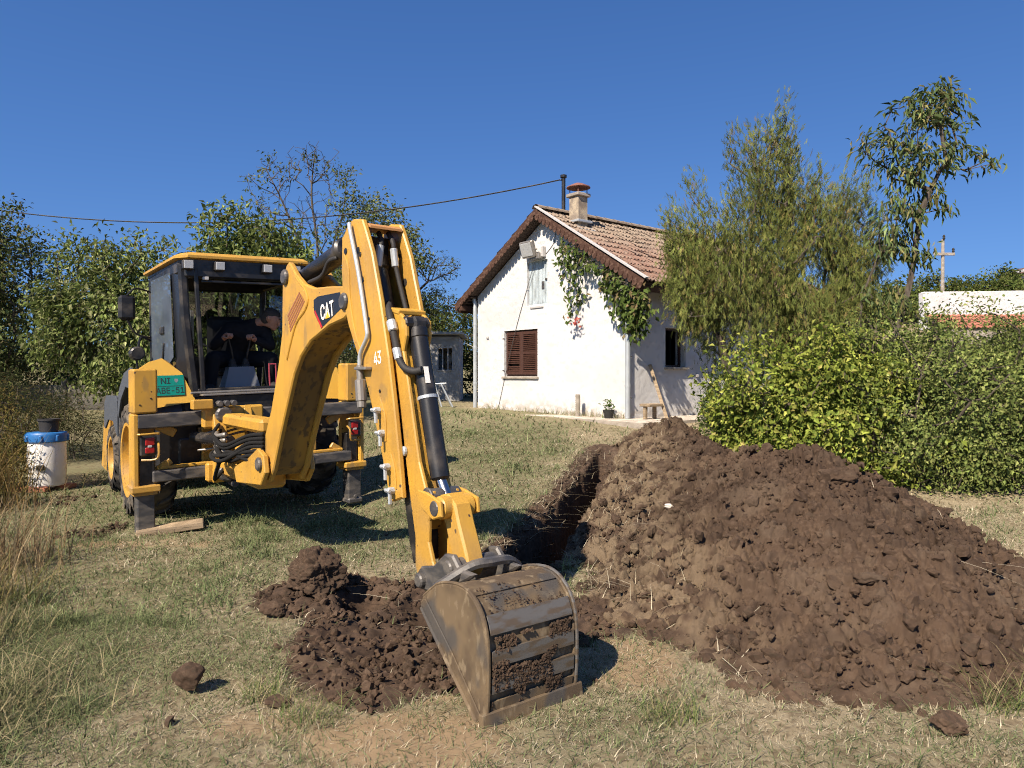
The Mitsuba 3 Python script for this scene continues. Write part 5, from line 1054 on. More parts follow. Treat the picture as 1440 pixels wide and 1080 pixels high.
def foliage(rng, tips, n, spread, L, W, cols, w=None, droop=0.3, up=0.6, rnd=0.6, out=None, centre=None, size=1.0, **kw):
    i = rng.integers(0, len(tips), n); off = rng.normal(0, 1, (n, 3)).clip(-1.5, 1.5) * spread
    P = tips[i] + off
    o = unit(P - centre) if centre is not None else unit(off)
    D = unit(o * 0.6 + rng.normal(0, rnd, (n, 3)) + A(0, 0, -droop)); Nn = unit(A(0, 0, up * 0.7) + 0.95 * o + rng.normal(0, 0.5, (n, 3)))
    tone = 1 + 0.22 * rng.standard_normal(len(tips))[i]
    C = np.clip(pick(rng, cols, n, 0.2, w) * tone[:, None].clip(0.5, 1.6), 0.006, 0.8)
    s = rng.uniform(0.4, 1.3, n)
    return leafmesh(P, D, Nn, L * s, W * s, C, **kw)
def tree(name, label, category, seed, roots, blobs, ntip, nleaf, spread, L, W, cols, w=None, rtip=0.012, p=0.42, shell=0.5, bare=0.0, group=None, leafpart='leaves', droop=0.3, up=0.35, tipfn=None, wob=0.05, rmax=0.2, gap=0.0, gsc=1.6, shoots=0.0, slen=0.35, **kw):
    rng = np.random.default_rng(seed); t = thing(name, label, category, group)
    tips, dr_ = sample_blobs(rng, blobs, ntip, shell)
    if shoots: tips = tips + (unit(dr_ + A(0, -0.2, 0.9)) * (slen * rng.uniform(0.2, 1, (len(tips), 1)))) * (rng.uniform(0, 1, (len(tips), 1)) < shoots)
    if gap: tips = tips[meshkit.fbm(tips * gsc + seed, 2, seed) > gap]
    if tipfn is not None: tips = tips[tipfn(tips)]
    N, Pa, load, ends, order = skeleton(rng, roots, tips, wob=wob, up=up)
    obj('branches', wood(N, Pa, load, rtip, p, rmax=rmax), 'bark', t)
    if nleaf:
        lt = tips[rng.uniform(0, 1, len(tips)) >= bare] if np.isscalar(bare) else tips[rng.uniform(0, 1, len(tips)) >= bare(tips)]
        c = np.average(np.array([b[0] for b in blobs], float), 0)
        m, C = foliage(rng, lt, nleaf, spread, L, W, cols, w, droop=droop, centre=c, **kw)
        m.vertices[:, 2] = np.maximum(m.vertices[:, 2], ground_z(m.vertices[:, 0], m.vertices[:, 1], False) + 0.02)
        obj(leafpart, m, 'leaf', t, color=C)
    return t
GREEN = [(0.075, 0.11, 0.03), (0.055, 0.085, 0.025), (0.10, 0.13, 0.04)]
WAL = [(0.17, 0.215, 0.065), (0.13, 0.17, 0.05), (0.235, 0.275, 0.10), (0.28, 0.29, 0.14)]
DARK = [(0.11, 0.145, 0.05), (0.15, 0.18, 0.07), (0.135, 0.125, 0.06)]
def trunk(x, y, h, lean=(0, 0), k=5):
    z = gz(x, y) - 0.1; return [A(x + lean[0] * t, y + lean[1] * t, z + h * t) for t in np.linspace(0, 1, k)]
# left of the machine
tree('broadleaf_tree', 'tall dark green tree at the left edge of the photo', 'tree', 101, [trunk(-14.2, 19.0, 2.6)],
     [((c[0] * 1.267, c[1] * 1.267, 1.6 + (c[2] - 1.6) * 1.267), tuple(1.267 * q for q in r_)) for c, r_ in [((-11.4, 15.0, 4.4), (1.35, 1.2, 1.15)), ((-10.7, 14.8, 3.5), (1.0, 1.1, 0.9)), ((-11.8, 15, 2.6), (1.4, 1.3, 1.3)), ((-10.9, 14.6, 2.2), (0.7, 0.8, 0.9))]], 620, 28000, 0.22, 0.105, 0.062, DARK, rtip=0.008, gap=0.45, gsc=1.4, shoots=0.15)
tree('broadleaf_tree', 'broad light green tree with big drooping leaves, just left of the cab', 'tree', 102, [trunk(-9.3, 17.0, 1.6), trunk(-8.6, 17.2, 1.4)],
     [((-9.7, 16.8, 3.5), (1.3, 1.2, 1.15)), ((-8.3, 16.8, 3.65), (1.25, 1.2, 1.1)), ((-7.2, 17.0, 3.5), (1.0, 1.1, 1.1)), ((-9.0, 16.3, 2.4), (1.5, 1.0, 1.2)), ((-7.6, 16.4, 2.2), (1.2, 1.0, 1.2)), ((-10.3, 16.6, 2.4), (0.8, 0.9, 1.0)), ((-8.4, 16.1, 1.55), (0.9, 0.6, 0.5))], 640, 26000, 0.20, 0.135, 0.066, WAL, droop=0.75, rtip=0.009, gap=0.45, gsc=1.3, shoots=0.2, slen=0.5)
tree('broadleaf_tree', 'green tree rising behind the cab roof, left of the bare tree', 'tree', 103, [trunk(-6.2, 16.6, 2.2)],
     [((-6.6, 16.5, 4.75), (0.7, 0.7, 0.75)), ((-5.7, 16.5, 4.35), (0.9, 0.8, 0.8)), ((-6.3, 16.4, 3.3), (1.3, 1.1, 1.2)), ((-5.1, 16.6, 3.4), (1.0, 1.0, 1.2)), ((-5.6, 16.4, 2.0), (1.3, 1.0, 1.0))], 300, 12500, 0.18, 0.15, 0.07, WAL[:3], droop=0.7, rtip=0.009)
def bare_left(t): return np.clip(1.0 - 0.8 * sst(-5.4, -3.6, t[:, 0]) - 0.5 * sst(5.2, 3.8, t[:, 2]), 0, 0.97)
tree('half_bare_tree', 'half bare tree with thin grey branches and sparse leaves behind the digging arm', 'tree', 104, [trunk(-5.68, 20.0, 2.5, (0.1, 0))] + [[A(-5.57, 20.0, 2.85)] + list(smooth_path([A(-5.57, 20.0, 2.85), *[A(q[0] * 1.136, q[1] + 2.4, 1.6 + (q[2] - 1.6) * 1.136) for q in pp]], 4)[1:]) for pp in (((-5.5, 17.6, 4.0), (-6.2, 17.5, 4.9), (-6.9, 17.5, 5.3)), ((-5.1, 17.5, 4.4), (-5.6, 17.4, 5.8), (-6.0, 17.4, 6.6)), ((-4.8, 17.6, 4.6), (-4.95, 17.6, 6.0), (-4.85, 17.6, 7.2)), ((-4.6, 17.7, 4.3), (-4.2, 17.7, 5.6), (-4.1, 17.7, 6.5)), ((-4.3, 17.6, 3.9), (-3.6, 17.6, 5.1), (-3.2, 17.6, 5.9)), ((-4.0, 17.6, 3.5), (-3.1, 17.6, 4.4), (-2.4, 17.6, 4.9)))],
     [((c[0] * 1.136, c[1] + 2.4, 1.6 + (c[2] - 1.6) * 1.136), (r_[0] * 1.136, r_[1], r_[2] * 1.136)) for c, r_ in [((-5.3, 17.6, 5.9), (1.6, 1.0, 1.3)), ((-3.7, 17.6, 5.0), (1.3, 1.0, 1.05)), ((-6.0, 17.6, 4.9), (0.9, 0.8, 0.9)), ((-4.2, 17.5, 3.8), (1.3, 1.0, 1.1)), ((-2.8, 17.6, 4.6), (0.7, 0.7, 0.7)), ((-4.9, 17.6, 6.9), (0.7, 0.7, 0.5))]], 1000, 13000, 0.17, 0.11, 0.06, [(0.14, 0.17, 0.06), (0.20, 0.21, 0.09), (0.10, 0.13, 0.05)], bare=bare_left, rtip=0.005, p=0.40, rmax=0.075, wob=0.03, up=0.1, shell=0.3)
# hedge masses standing behind everything on the left
for i, (x, y, rx, h, lab) in enumerate(((-14.5, 20.5, 2.2, 2.6, 'dark bush behind the dark tree at the far left'), (-11.2, 21.0, 2.0, 1.9, 'dark bush in the shade over the low wall, left of the light green tree'), (-7.3, 21.5, 2.2, 2.6, 'dark bush behind the light green tree, seen through the cab'), (-5.0, 24.8, 1.5, 2.8, 'dark bush behind the boom of the machine'))):
    g = gz(x, y)
    tree('dark_bush', lab, 'bush', 110 + i, [trunk(x, y, 0.6)], [((x - rx * .4, y, g + h * .5), (rx * .7, 1.0, h * .5)), ((x + rx * .4, y, g + h * .45), (rx * .7, 1.0, h * .5))], 160, 9000, 0.25, 0.10, 0.055, DARK, rtip=0.008)
tree('dense_bush', 'dense dark green bush above the grey shed, left of the house', 'bush', 120, [trunk(-2.8, 26.0, 1.0)],
     [((-3.3, 26.2, 3.5), (1.0, 0.9, 1.0)), ((-2.4, 26.0, 3.1), (1.1, 0.9, 1.3)), ((-1.25, 26.2, 2.7), (1.0, 0.9, 1.4)), ((-1.2, 25.6, 1.7), (0.8, 0.8, 0.9)), ((-2.9, 26.6, 4.2), (0.65, 0.6, 0.55))], 240, 13000, 0.20, 0.09, 0.06, [(0.05, 0.075, 0.02), (0.07, 0.09, 0.03), (0.10, 0.11, 0.035)])
tree('bare_shrub', 'leafless branch tips reaching out over the dark bush beside the house eave', 'tree', 121, [trunk(-3.2, 22.0, 2.6, (0.2, 0))],
     [((-2.6, 22.0, 4.6), (0.9, 0.6, 0.6)), ((-2.0, 22.0, 5.0), (0.5, 0.5, 0.3))], 60, 700, 0.12, 0.08, 0.04, [(0.09, 0.11, 0.04)], bare=0.7, rtip=0.007, wob=0.14, up=0.6, shell=0.3)
# right: the conifer against the house
def conifer():
    rng = np.random.default_rng(130)
    t = thing('conifer_tree', 'tall olive green conifer with hanging sprays at the right end of the house', 'conifer')
    cx, cy = 4.35, 12.7; g = gz(cx, cy)
    leaders = [(4.75, 6.22, 0.48), (5.3, 6.1, 0.48), (4.05, 5.6, 0.60), (3.40, 5.0, 0.65), (3.0, 4.4, 0.6), (5.75, 5.3, 0.6), (6.15, 5.0, 0.55), (4.6, 5.9, 0.7), (5.1, 5.0, 0.9), (2.75, 4.15, 0.30), (3.0, 3.8, 0.35), (6.5, 4.2, 0.5), (3.6, 4.3, 0.8), (5.6, 4.3, 0.9)]
    tips = []
    for lx_, lz_, r in leaders:
        n = int(250 * r)
        u = rng.uniform(0, 1, n) ** 0.8; zz = lz_ - u * (lz_ - 1.9) * 0.9
        rad = r * (0.36 + 0.65 * u ** 0.75) * np.sqrt(rng.uniform(0.25, 1, n)); a = rng.uniform(0, 2 * math.pi, n)
        bx = lx_ + (cx + (lx_ - cx) * 0.55 - lx_) * u
        tips.append(np.c_[bx + rad * np.cos(a), cy + (rng.uniform(-0.3, 0.3)) + rad * np.sin(a) * 0.9, zz])
    n = 340; a = rng.uniform(0, 2 * math.pi, n); zz = rng.uniform(0.9, 3.4, n); rr = 1.65 * np.sqrt(rng.uniform(0.4, 1, n)) * (0.62 + 0.38 * np.minimum(1, (zz - 0.7) / 1.5))
    tips.append(np.c_[cx + 0.15 + rr * np.cos(a) * 1.1, cy + rr * np.sin(a) * 0.9, zz])
    tips = np.vstack(tips); tips = tips[~((tips[:, 0] < 3.0) & (tips[:, 2] < 2.95))]; tips = tips[~((tips[:, 0] < 3.7) & (tips[:, 2] < 2.5))]; tips = tips[tips[:, 0] > 2.5]
    tips = tips[meshkit.fbm(tips * A(1.7, 1.7, 0.9) + 3, 2, 5) > 0.44]
    roots = [trunk(4.35, 12.7, 2.6), trunk(4.6, 12.9, 2.4, (0.4, 0)), trunk(4.15, 12.8, 2.0, (-0.4, 0))]
    N, Pa, load, ends, order = skeleton(rng, roots, tips, up=0.7, wob=0.06)
    obj('branches', wood(N, Pa, load, 0.006, 0.42, rmax=0.15), 'bark', t)
    # each tip carries feathery sprays of scale leaves
    k = 22; n = len(tips) * k; c = np.repeat(tips, k, 0) + rng.normal(0, 1, (n, 3)).clip(-1.6, 1.6) * A(0.085, 0.085, 0.26)
    o = unit(np.c_[c[:, 0] - cx, c[:, 1] - cy, 0 * c[:, 0]]); sgn = rng.uniform(0, 1, n) < np.where(c[:, 2] > 4.3, 0.75, 0.5)
    D = unit(o * 0.35 + rng.normal(0, 0.22, (n, 3)) + np.where(sgn, 1, -1)[:, None] * A(0, 0, 0.95)); L_ = rng.uniform(0.07, 0.19, n)
    sd = unit(np.cross(D, rng.normal(0, 1, (n, 3)))); Nn = np.cross(sd, D)
    Ps, Ds, Ls, Ws, Cs, Ns = [c], [D], [L_], [L_ * 0.085], None, [Nn]
    tone = np.repeat((1 + 0.25 * rng.standard_normal(len(tips))).clip(0.5, 1.6), k)[:, None]
    C = pick(rng, [(0.165, 0.19, 0.055), (0.125, 0.155, 0.045), (0.225, 0.23, 0.07), (0.20, 0.16, 0.065)], n, 0.15, [0.4, 0.3, 0.2, 0.1]) * tone; Cl = [C]
    for f, s in ((0.15, -1), (0.3, 1), (0.5, -1), (0.7, 1)):
        Ps.append(c + D * (L_ * f)[:, None]); Ds.append(unit(D * 0.9 + s * sd * 0.45)); Ls.append(L_ * 0.5 * (1.1 - 0.6 * f)); Ws.append(L_ * 0.075); Ns.append(Nn); Cl.append(C)
    m, C = leafmesh(np.vstack(Ps), np.vstack(Ds), np.vstack(Ns), np.hstack(Ls), np.hstack(Ws), np.clip(np.vstack(Cl), 0.01, 0.6), fold=0.1, droop=0.05)
    obj('sprays', m, 'leaf', t, color=C)
conifer()
PEACH = [(0.115, 0.16, 0.06), (0.15, 0.19, 0.08), (0.09, 0.125, 0.05), (0.23, 0.21, 0.085)]
def peach_limb(*p): return smooth_path(p, 4)
tree('fruit_tree', 'slender fruit tree with long drooping leaves rising right of the conifer', 'tree', 140,
     [peach_limb((5.9, 11.8, 0.2), (5.8, 11.8, 1.8), (5.75, 11.7, 2.8), (6.0, 11.6, 3.6)), peach_limb((5.9, 11.8, 0.4), (6.3, 11.6, 2.4), (6.5, 11.6, 3.2), (6.6, 11.5, 4.2), (6.9, 11.5, 4.9))],
     [((6.25, 11.5, 5.35), (0.35, 0.35, 0.75)), ((6.9, 11.5, 5.75), (0.45, 0.4, 0.5)), ((7.35, 11.5, 5.15), (0.45, 0.35, 0.3)), ((6.75, 11.5, 5.0), (0.4, 0.35, 0.4)), ((5.85, 11.6, 5.3), (0.3, 0.3, 0.25)), ((6.45, 11.5, 4.45), (0.45, 0.4, 0.35)), ((6.15, 11.6, 3.85), (0.4, 0.35, 0.3)), ((6.55, 11.6, 3.55), (0.3, 0.3, 0.25)), ((6.2, 11.6, 3.0), (0.5, 0.4, 0.4)), ((6.85, 11.5, 4.35), (0.3, 0.3, 0.2)), ((7.65, 11.5, 5.35), (0.25, 0.25, 0.2)), ((6.55, 11.5, 5.95), (0.2, 0.25, 0.3)), ((7.0, 11.5, 6.05), (0.2, 0.2, 0.25))], 210, 2700, 0.085, 0.155, 0.044, PEACH, gap=0.44, gsc=2.2, droop=1.1, rmax=0.045, rtip=0.006, up=0.6, shell=0.25, fold=0.3)
# shrubs on the right
YG = [(0.24, 0.285, 0.055), (0.185, 0.235, 0.045), (0.33, 0.34, 0.085), (0.12, 0.165, 0.035)]
def stems(rng, x0, x1, y0, y1, n, h=0.6):
    out = []
    for _ in range(n):
        x, y = rng.uniform(x0, x1), rng.uniform(y0, y1); z = gz(x, y) - 0.05; lx_, ly_ = rng.normal(0, 0.12, 2)
        out.append([A(x + lx_ * t, y + ly_ * t, z + h * t) for t in np.linspace(0, 1, 4)])
    return out
rs = np.random.default_rng(150)
tree('leafy_shrub', 'bright yellow green leafy shrub behind the crest of the soil heap', 'shrub', 151, stems(rs, 3.2, 5.0, 9.3, 10.6, 14, 0.8),
     [((3.6, 9.9, 1.15), (0.75, 0.8, 0.75)), ((4.5, 9.6, 1.25), (0.9, 0.8, 0.85)), ((4.3, 10.0, 1.5), (0.8, 0.7, 0.5)), ((4.6, 9.3, 0.6), (0.8, 0.6, 0.5)), ((3.5, 10.0, 0.6), (0.6, 0.6, 0.5))], 1000, 21000, 0.13, 0.085, 0.052, YG + [(0.34, 0.30, 0.10)], w=[0.3, 0.3, 0.2, 0.16, 0.04], rtip=0.0065, shell=0.5, up=0.5, gap=0.48, gsc=2.6, shoots=0.3, slen=0.32)
tree('leafy_shrub', 'greyer green fine leaved shrub at the right edge of the photo', 'shrub', 152, stems(rs, 4.9, 7.4, 8.8, 10.4, 20, 0.8),
     [((5.6, 9.3, 1.15), (0.95, 0.8, 0.95)), ((6.7, 9.3, 1.15), (1.0, 0.8, 1.0)), ((5.3, 9.8, 1.7), (0.8, 0.6, 0.55)), ((6.3, 9.8, 1.8), (0.9, 0.7, 0.55)), ((7.4, 9.5, 1.2), (0.8, 0.8, 1.1)), ((5.4, 8.9, 0.55), (0.7, 0.5, 0.45)), ((6.4, 8.9, 0.65), (0.8, 0.5, 0.55))], 1700, 52000, 0.12, 0.052, 0.033, [(0.20, 0.245, 0.07), (0.15, 0.195, 0.058), (0.265, 0.29, 0.10), (0.11, 0.145, 0.045)], rtip=0.006, shell=0.5, up=0.5, gap=0.48, gsc=2.4, shoots=0.35, slen=0.5)
tree('low_conifer', 'dark narrow evergreen bush at the left end of the shrubs, by the house wall', 'bush', 153, stems(rs, 3.15, 3.5, 10.9, 11.3, 4, 0.5),
     [((3.35, 11.1, 1.05), (0.36, 0.4, 0.65)), ((3.3, 11.0, 0.7), (0.36, 0.4, 0.5))], 170, 9000, 0.08, 0.06, 0.012, [(0.045, 0.085, 0.02), (0.07, 0.11, 0.025)], rtip=0.004, shell=0.6, droop=-0.6)
tree('leafy_shrub', 'green shrub behind the fine leaved shrub, below the fruit tree', 'shrub', 154, stems(rs, 6.2, 8.2, 14.5, 15.5, 8, 0.9),
     [((6.6, 14.8, 2.4), (0.9, 0.8, 0.9)), ((7.6, 15.0, 2.1), (1.0, 0.8, 0.8)), ((7.1, 14.9, 1.4), (1.3, 0.8, 0.9))], 240, 9000, 0.19, 0.075, 0.045, [(0.085, 0.12, 0.03), (0.06, 0.09, 0.025), (0.13, 0.15, 0.04)])
tree('leafy_shrub', 'dull green shrub behind the fine leaved shrub, before the red tiled roof', 'shrub', 155, stems(rs, 8.0, 11.0, 13.0, 14.5, 10, 0.9),
     [((8.4, 13.6, 1.5), (1.1, 0.8, 0.95)), ((9.8, 13.8, 1.5), (1.2, 0.8, 0.9)), ((10.8, 14.0, 1.3), (1.0, 0.8, 0.9))], 260, 16000, 0.17, 0.065, 0.04, [(0.085, 0.115, 0.035), (0.065, 0.09, 0.03), (0.12, 0.14, 0.05)])

# ------------------------------------------------------------------ things on the left
bar = thing('white_barrel', 'white plastic barrel with blue lid, standing on bricks at the left', 'barrel')
bx, by = -6.45, 9.85; bz = gz(bx, by) + 0.07
mat('white_plastic', proc(lambda p, n, uv: mix((0.72, 0.71, 0.68), (0.50, 0.47, 0.41), smoothstep(0.5, 0.8, fbm(p.x * 5, p.y * 5, p.z * 3, 4)))), 0.45)
mat('blue_plastic', (0.02, 0.13, 0.36), 0.45)
mat('brick_red', proc(lambda p, n, uv: mix((0.36, 0.14, 0.08), (0.26, 0.12, 0.07), fbm(p.x * 20, p.y * 20, p.z * 20, 3))), 0.9)
obj('drum', lathe([(0.0, 0.0), (0.205, 0.0), (0.22, 0.02), (0.228, 0.25), (0.233, 0.40), (0.228, 0.60), (0.22, 0.66), (0.226, 0.67), (0.226, 0.70), (0.0, 0.70)], (bx, by, bz), n=32), 'white_plastic', bar, smooth=40)
obj('lid', cat(lathe([(0.235, -0.10), (0.255, -0.09), (0.26, 0.0), (0.24, 0.03), (0.0, 0.035)], (bx, by, bz + 0.705), n=32), *[box(bx + 0.255 * math.cos(t), by + 0.255 * math.sin(t), bz + 0.66, 0.04, 0.05, 0.09, 0.012, rotm([0, 0, 1], t)) for t in np.arange(8) * math.pi / 4 + .3]), 'blue_plastic', bar, smooth=40)
obj('tap', box(bx + 0.06, by - 0.232, bz + 0.27, 0.11, 0.04, 0.07, 0.012), 'black_rubber', bar)
single('black_pot', cat(lathe([(0.0, 0.0), (0.11, 0.0), (0.125, 0.15), (0.14, 0.155), (0.14, 0.18), (0.122, 0.18), (0.10, 0.04), (0.0, 0.04)], (bx + 0.03, by, bz + 0.74), n=20)), 'black_rubber', 'black bucket standing on the blue lid of the white barrel', 'bucket', smooth=40)
rng = np.random.default_rng(160)
for i, (dx, dy, a, z, lab) in enumerate(((-0.24, -0.12, 0.2, 0, 'orange red brick poking out left below the white barrel'), (0.0, -0.2, 0.1, 0, 'orange red brick under the front of the white barrel'), (0.18, 0.12, 1.2, 0, 'orange red brick under the back of the white barrel'))):
    single('loose_brick', box(bx + dx, by + dy, gz(bx, by) + 0.035, 0.25, 0.12, 0.065, 0.006, rotm([0, 0, 1], a)), 'brick_red', lab, 'brick')
mat('shaded_concrete', proc(lambda p, n, uv: mix((0.13, 0.12, 0.10), (0.07, 0.065, 0.055), smoothstep(0.3, 0.7, fbm(p.x * 3, p.y * 3, p.z * 3, 4)))), 0.9)  # tree shade on the low wall painted in as darker concrete
lw = thing('low_wall', 'low grey concrete wall in the shade under the left trees', 'wall')
g = gz(-9.5, 19.4)
for i in range(5): obj('panel', box(-13.0 + i * 1.62, 19.4 + 0.01 * (i % 2), g + 0.30, 1.58, 0.12, 0.75, 0.015), 'shaded_concrete', lw)
for i in range(6): obj('post', box(-13.8 + i * 1.62, 19.37, g + 0.38, 0.12, 0.16, 0.9, 0.015), 'shaded_concrete', lw)
# grey shed and the metal trestle in front of it
shed = thing('shed', 'small grey shed with a three paned window, left of the house', 'shed')
mat('shed_wall', proc(lambda p, n, uv: mix((0.34, 0.335, 0.32), (0.46, 0.45, 0.425), smoothstep(0.4, 0.7, fbm(p.x * 3, p.y * 3, p.z * 3, 4)))), 0.85)
sy = 23.0; g = gz(-2.3, sy); sx0, sx1 = -3.15, -1.70; wz0, wz1 = g + 0.95, g + 1.72
holes = [[(-2.42, wz0), (-1.90, wz0), (-1.90, wz1), (-2.42, wz1)]]
m = wall_panel([(sx0, g - 0.2), (sx1, g - 0.2), (sx1, g + 2.05), (sx0, g + 2.05)], holes, 0.08); m.apply_translation([0, sy, 0]); obj('front_wall', m, 'shed_wall', shed)
obj('body', cat(box(sx0 + 0.04, sy + 0.9, g + 0.92, 0.08, 1.6, 2.2), box(sx1 - 0.04, sy + 0.9, g + 0.92, 0.08, 1.6, 2.2), box((sx0 + sx1) / 2, sy + 1.7, g + 0.92, 1.4, 0.08, 2.2)), 'shed_wall', shed)
obj('roof', box((sx0 + sx1) / 2, sy + 0.8, g + 2.12, 1.75, 2.2, 0.08, 0.01, rotm([1, 0, 0], -0.03)), 'shed_wall', shed)
wd = obj('window_frame', cat(*[box(x, sy + 0.03, (wz0 + wz1) / 2, 0.035, 0.05, wz1 - wz0 - 0.002, 0.004) for x in (-2.40, -2.245, -2.075, -1.92)], box(-2.16, sy + 0.025, wz0 + 0.01, 0.56, 0.10, 0.035, 0.004), box(-2.16, sy + 0.03, wz1 - 0.02, 0.5, 0.052, 0.035, 0.004)), 'verge_white', shed)
for x in (-2.323, -2.16, -1.998): obj('pane', trimesh.Trimesh([[x - 0.062, sy + 0.04, wz0 + .03], [x + 0.062, sy + 0.04, wz0 + .03], [x + 0.062, sy + 0.04, wz1 - .04], [x - 0.062, sy + 0.04, wz1 - .04]], [[0, 1, 2], [0, 2, 3]], process=False), 'clear_glass', shed)
obj('door_board', cat(*[box(-2.98 + 0.16 * i, sy - 0.012, g + 0.95, 0.15, 0.022, 1.9, 0.004) for i in range(3)]), 'shed_wall', shed)
tr = thing('metal_trestle', 'thin pale metal trestle standing in the grass before the shed', 'trestle')
ty = 19.5; g = gz(-1.9, ty)
for dx in (0.0, 0.30): obj('leg', rod((-2.12 + dx * 0.6, ty, g + 0.62), (-1.92 + dx, ty - 0.05, g), 0.022, 6), 'galvanised', tr)
for dx in (0.0, 0.30): obj('rear_leg', rod((-2.12 + dx * 0.6, ty + 0.05, g + 0.62), (-2.0 + dx, ty + 0.4, g), 0.022, 6), 'galvanised', tr)
obj('top_bar', rod((-2.25, ty + 0.02, g + 0.63), (-1.80, ty + 0.02, g + 0.65), 0.022, 6), 'galvanised', tr)
single('wash_line', tube([(-1.72, 23.0, 2.72), (-1.02, 19.95, 2.35)], 0.008, 5), 'verge_white', 'thin pale wire from the shed to the house corner', 'wire')
# ------------------------------------------------------------------ far right: pale building, pole, trees on the slope
mat('red_roof', proc(lambda p, n, uv: mix((0.34, 0.135, 0.085), (0.25, 0.10, 0.065), fbm(p.x * 3, p.y * 3, p.z * 3, 3))), 0.85)
ob = thing('outbuilding', 'long white walled building with a low red tiled roof at the far right', 'building')
oy = 32.0; g = 2.0
obj('upper_wall', box(25.5, oy + 0.2, 4.55, 14.0, 0.4, 1.72, 0.02, rotm([0, 1, 0], -0.012)), 'plaster', ob)
obj('lower_wall', box(25.5, oy - 1.95, 2.2, 14.0, 0.2, 2.6, 0.0), 'concrete', ob)
ms = []
for c in range(58):
    for r in range(5):
        x = 18.5 + c * 0.24; y0 = oy - 0.02 - r * 0.42; z0 = 4.28 - r * 0.15
        v = [[x + t * 0.24, y, z + 0.05 * math.sin(math.pi * t)] for (y, z) in ((y0, z0 - 0.0), (y0 - 0.46, z0 - 0.13)) for t in (0, 0.25, 0.5, 0.75, 1)]
        f = [q for i in range(4) for q in ([i, i + 1, i + 6], [i, i + 6, i + 5])]
        ms.append(trimesh.Trimesh(v, f, process=False))
obj('tile_courses', cat(ms), 'red_roof', ob, kind='stuff')
up_ = thing('utility_pole', 'pale concrete utility pole with a crossarm beyond the fruit tree', 'pole')
px_, py_ = 27.2, 45.0
obj('post', tube([(px_, py_, 0.5), (px_, py_, 10.15)], [0.15, 0.09], 8), 'concrete', up_)
obj('crossarm', box(px_ + 0.03, py_ - 0.1, 9.2, 1.3, 0.12, 0.17, 0.01), 'concrete', up_)
for dx, z in ((-0.55, 9.28), (0.6, 9.28), (0.0, 10.1)): obj('insulator', lathe([(0.0, 0.32), (0.05, 0.30), (0.085, 0.2), (0.06, 0.16), (0.085, 0.10), (0.05, 0.0), (0.0, 0.0)], (px_ + dx, py_ - 0.1, z), n=10), 'black_rubber', up_)
mat('dark_roof', (0.085, 0.05, 0.04), 0.85)
far = thing('far_house', 'brown roofed far house between the trees at the right edge', 'house')
fx, fy = 54.4, 72.0
obj('wall', box(fx + 1.5, fy + 2, 11.0, 6.0, 5.0, 3.0), 'plaster', far)
obj('roof', prism([(fx - 2.2, 12.0), (fx + 0.6, 13.1), (fx + 2.2, 13.1), (fx + 5.2, 12.0)], fy - 1.0, fy + 5.2, 0.02), 'dark_roof', far)
for i, (x, y, h, r, lab) in enumerate(((29.5, 60, 3.2, 2.4, 'far round green tree on the slope, right of the utility pole'), (33.5, 61, 4.2, 2.6, 'second far green tree from the utility pole, on the slope'), (37.6, 62, 5.4, 2.6, 'third far green tree from the utility pole, thin topped'), (41.5, 61, 5.6, 2.8, 'fourth far green tree from the utility pole, with a pointed top'), (46.0, 62, 4.2, 3.0, 'fifth far green tree from the utility pole, low and broad'), (51.5, 60, 3.6, 3.2, 'far green tree below the brown roofed house'), (49.6, 71, 5.2, 1.3, 'far dark tree left of the brown roofed house'), (24.5, 58, 3.2, 2.8, 'far green tree behind the fruit tree, left of the utility pole'), (19.5, 57, 3.6, 3.0, 'far green tree hidden mostly behind the conifer'))):
    g = gz(x, y); h *= 0.72
    tree('far_tree', lab, 'tree', 170 + i, [trunk(x, y, h * 0.35)], [((x, y, g + h * 0.45), (r, r * 0.8, h * 0.45)), ((x - r * .3, y, g + h * 0.72), (r * 0.5, r * 0.5, h * 0.3)), ((x + r * 0.5, y, g + h * 0.5), (r * 0.6, r * 0.6, h * 0.35))], 90, 3600, 0.35, 0.30, 0.18, [(0.10, 0.135, 0.035), (0.075, 0.105, 0.03), (0.14, 0.15, 0.05)], rtip=0.02)
hedge_rng = np.random.default_rng(190); B = []
for x in np.arange(-120, 75, 2.2):
    y = 62 + 6 * hedge_rng.uniform() + (0 if x > 15 else -12); g = gz(x, y); h = 2.2 + 1.6 * hedge_rng.uniform() if x > 15 else 3.5 + 2.5 * hedge_rng.uniform()
    B.append(((x, y, g + h * 0.45), (1.9, 1.5, h * 0.55)))
tips, _ = sample_blobs(hedge_rng, B, 7600, 0.6)
m, C = foliage(hedge_rng, tips, 34000, 0.4, 0.42, 0.26, [(0.085, 0.115, 0.035), (0.065, 0.09, 0.03), (0.12, 0.13, 0.045)])
single('far_wood', m, 'leaf', 'distant belt of trees on the slope closing the view', 'trees', kind='stuff', color=C)

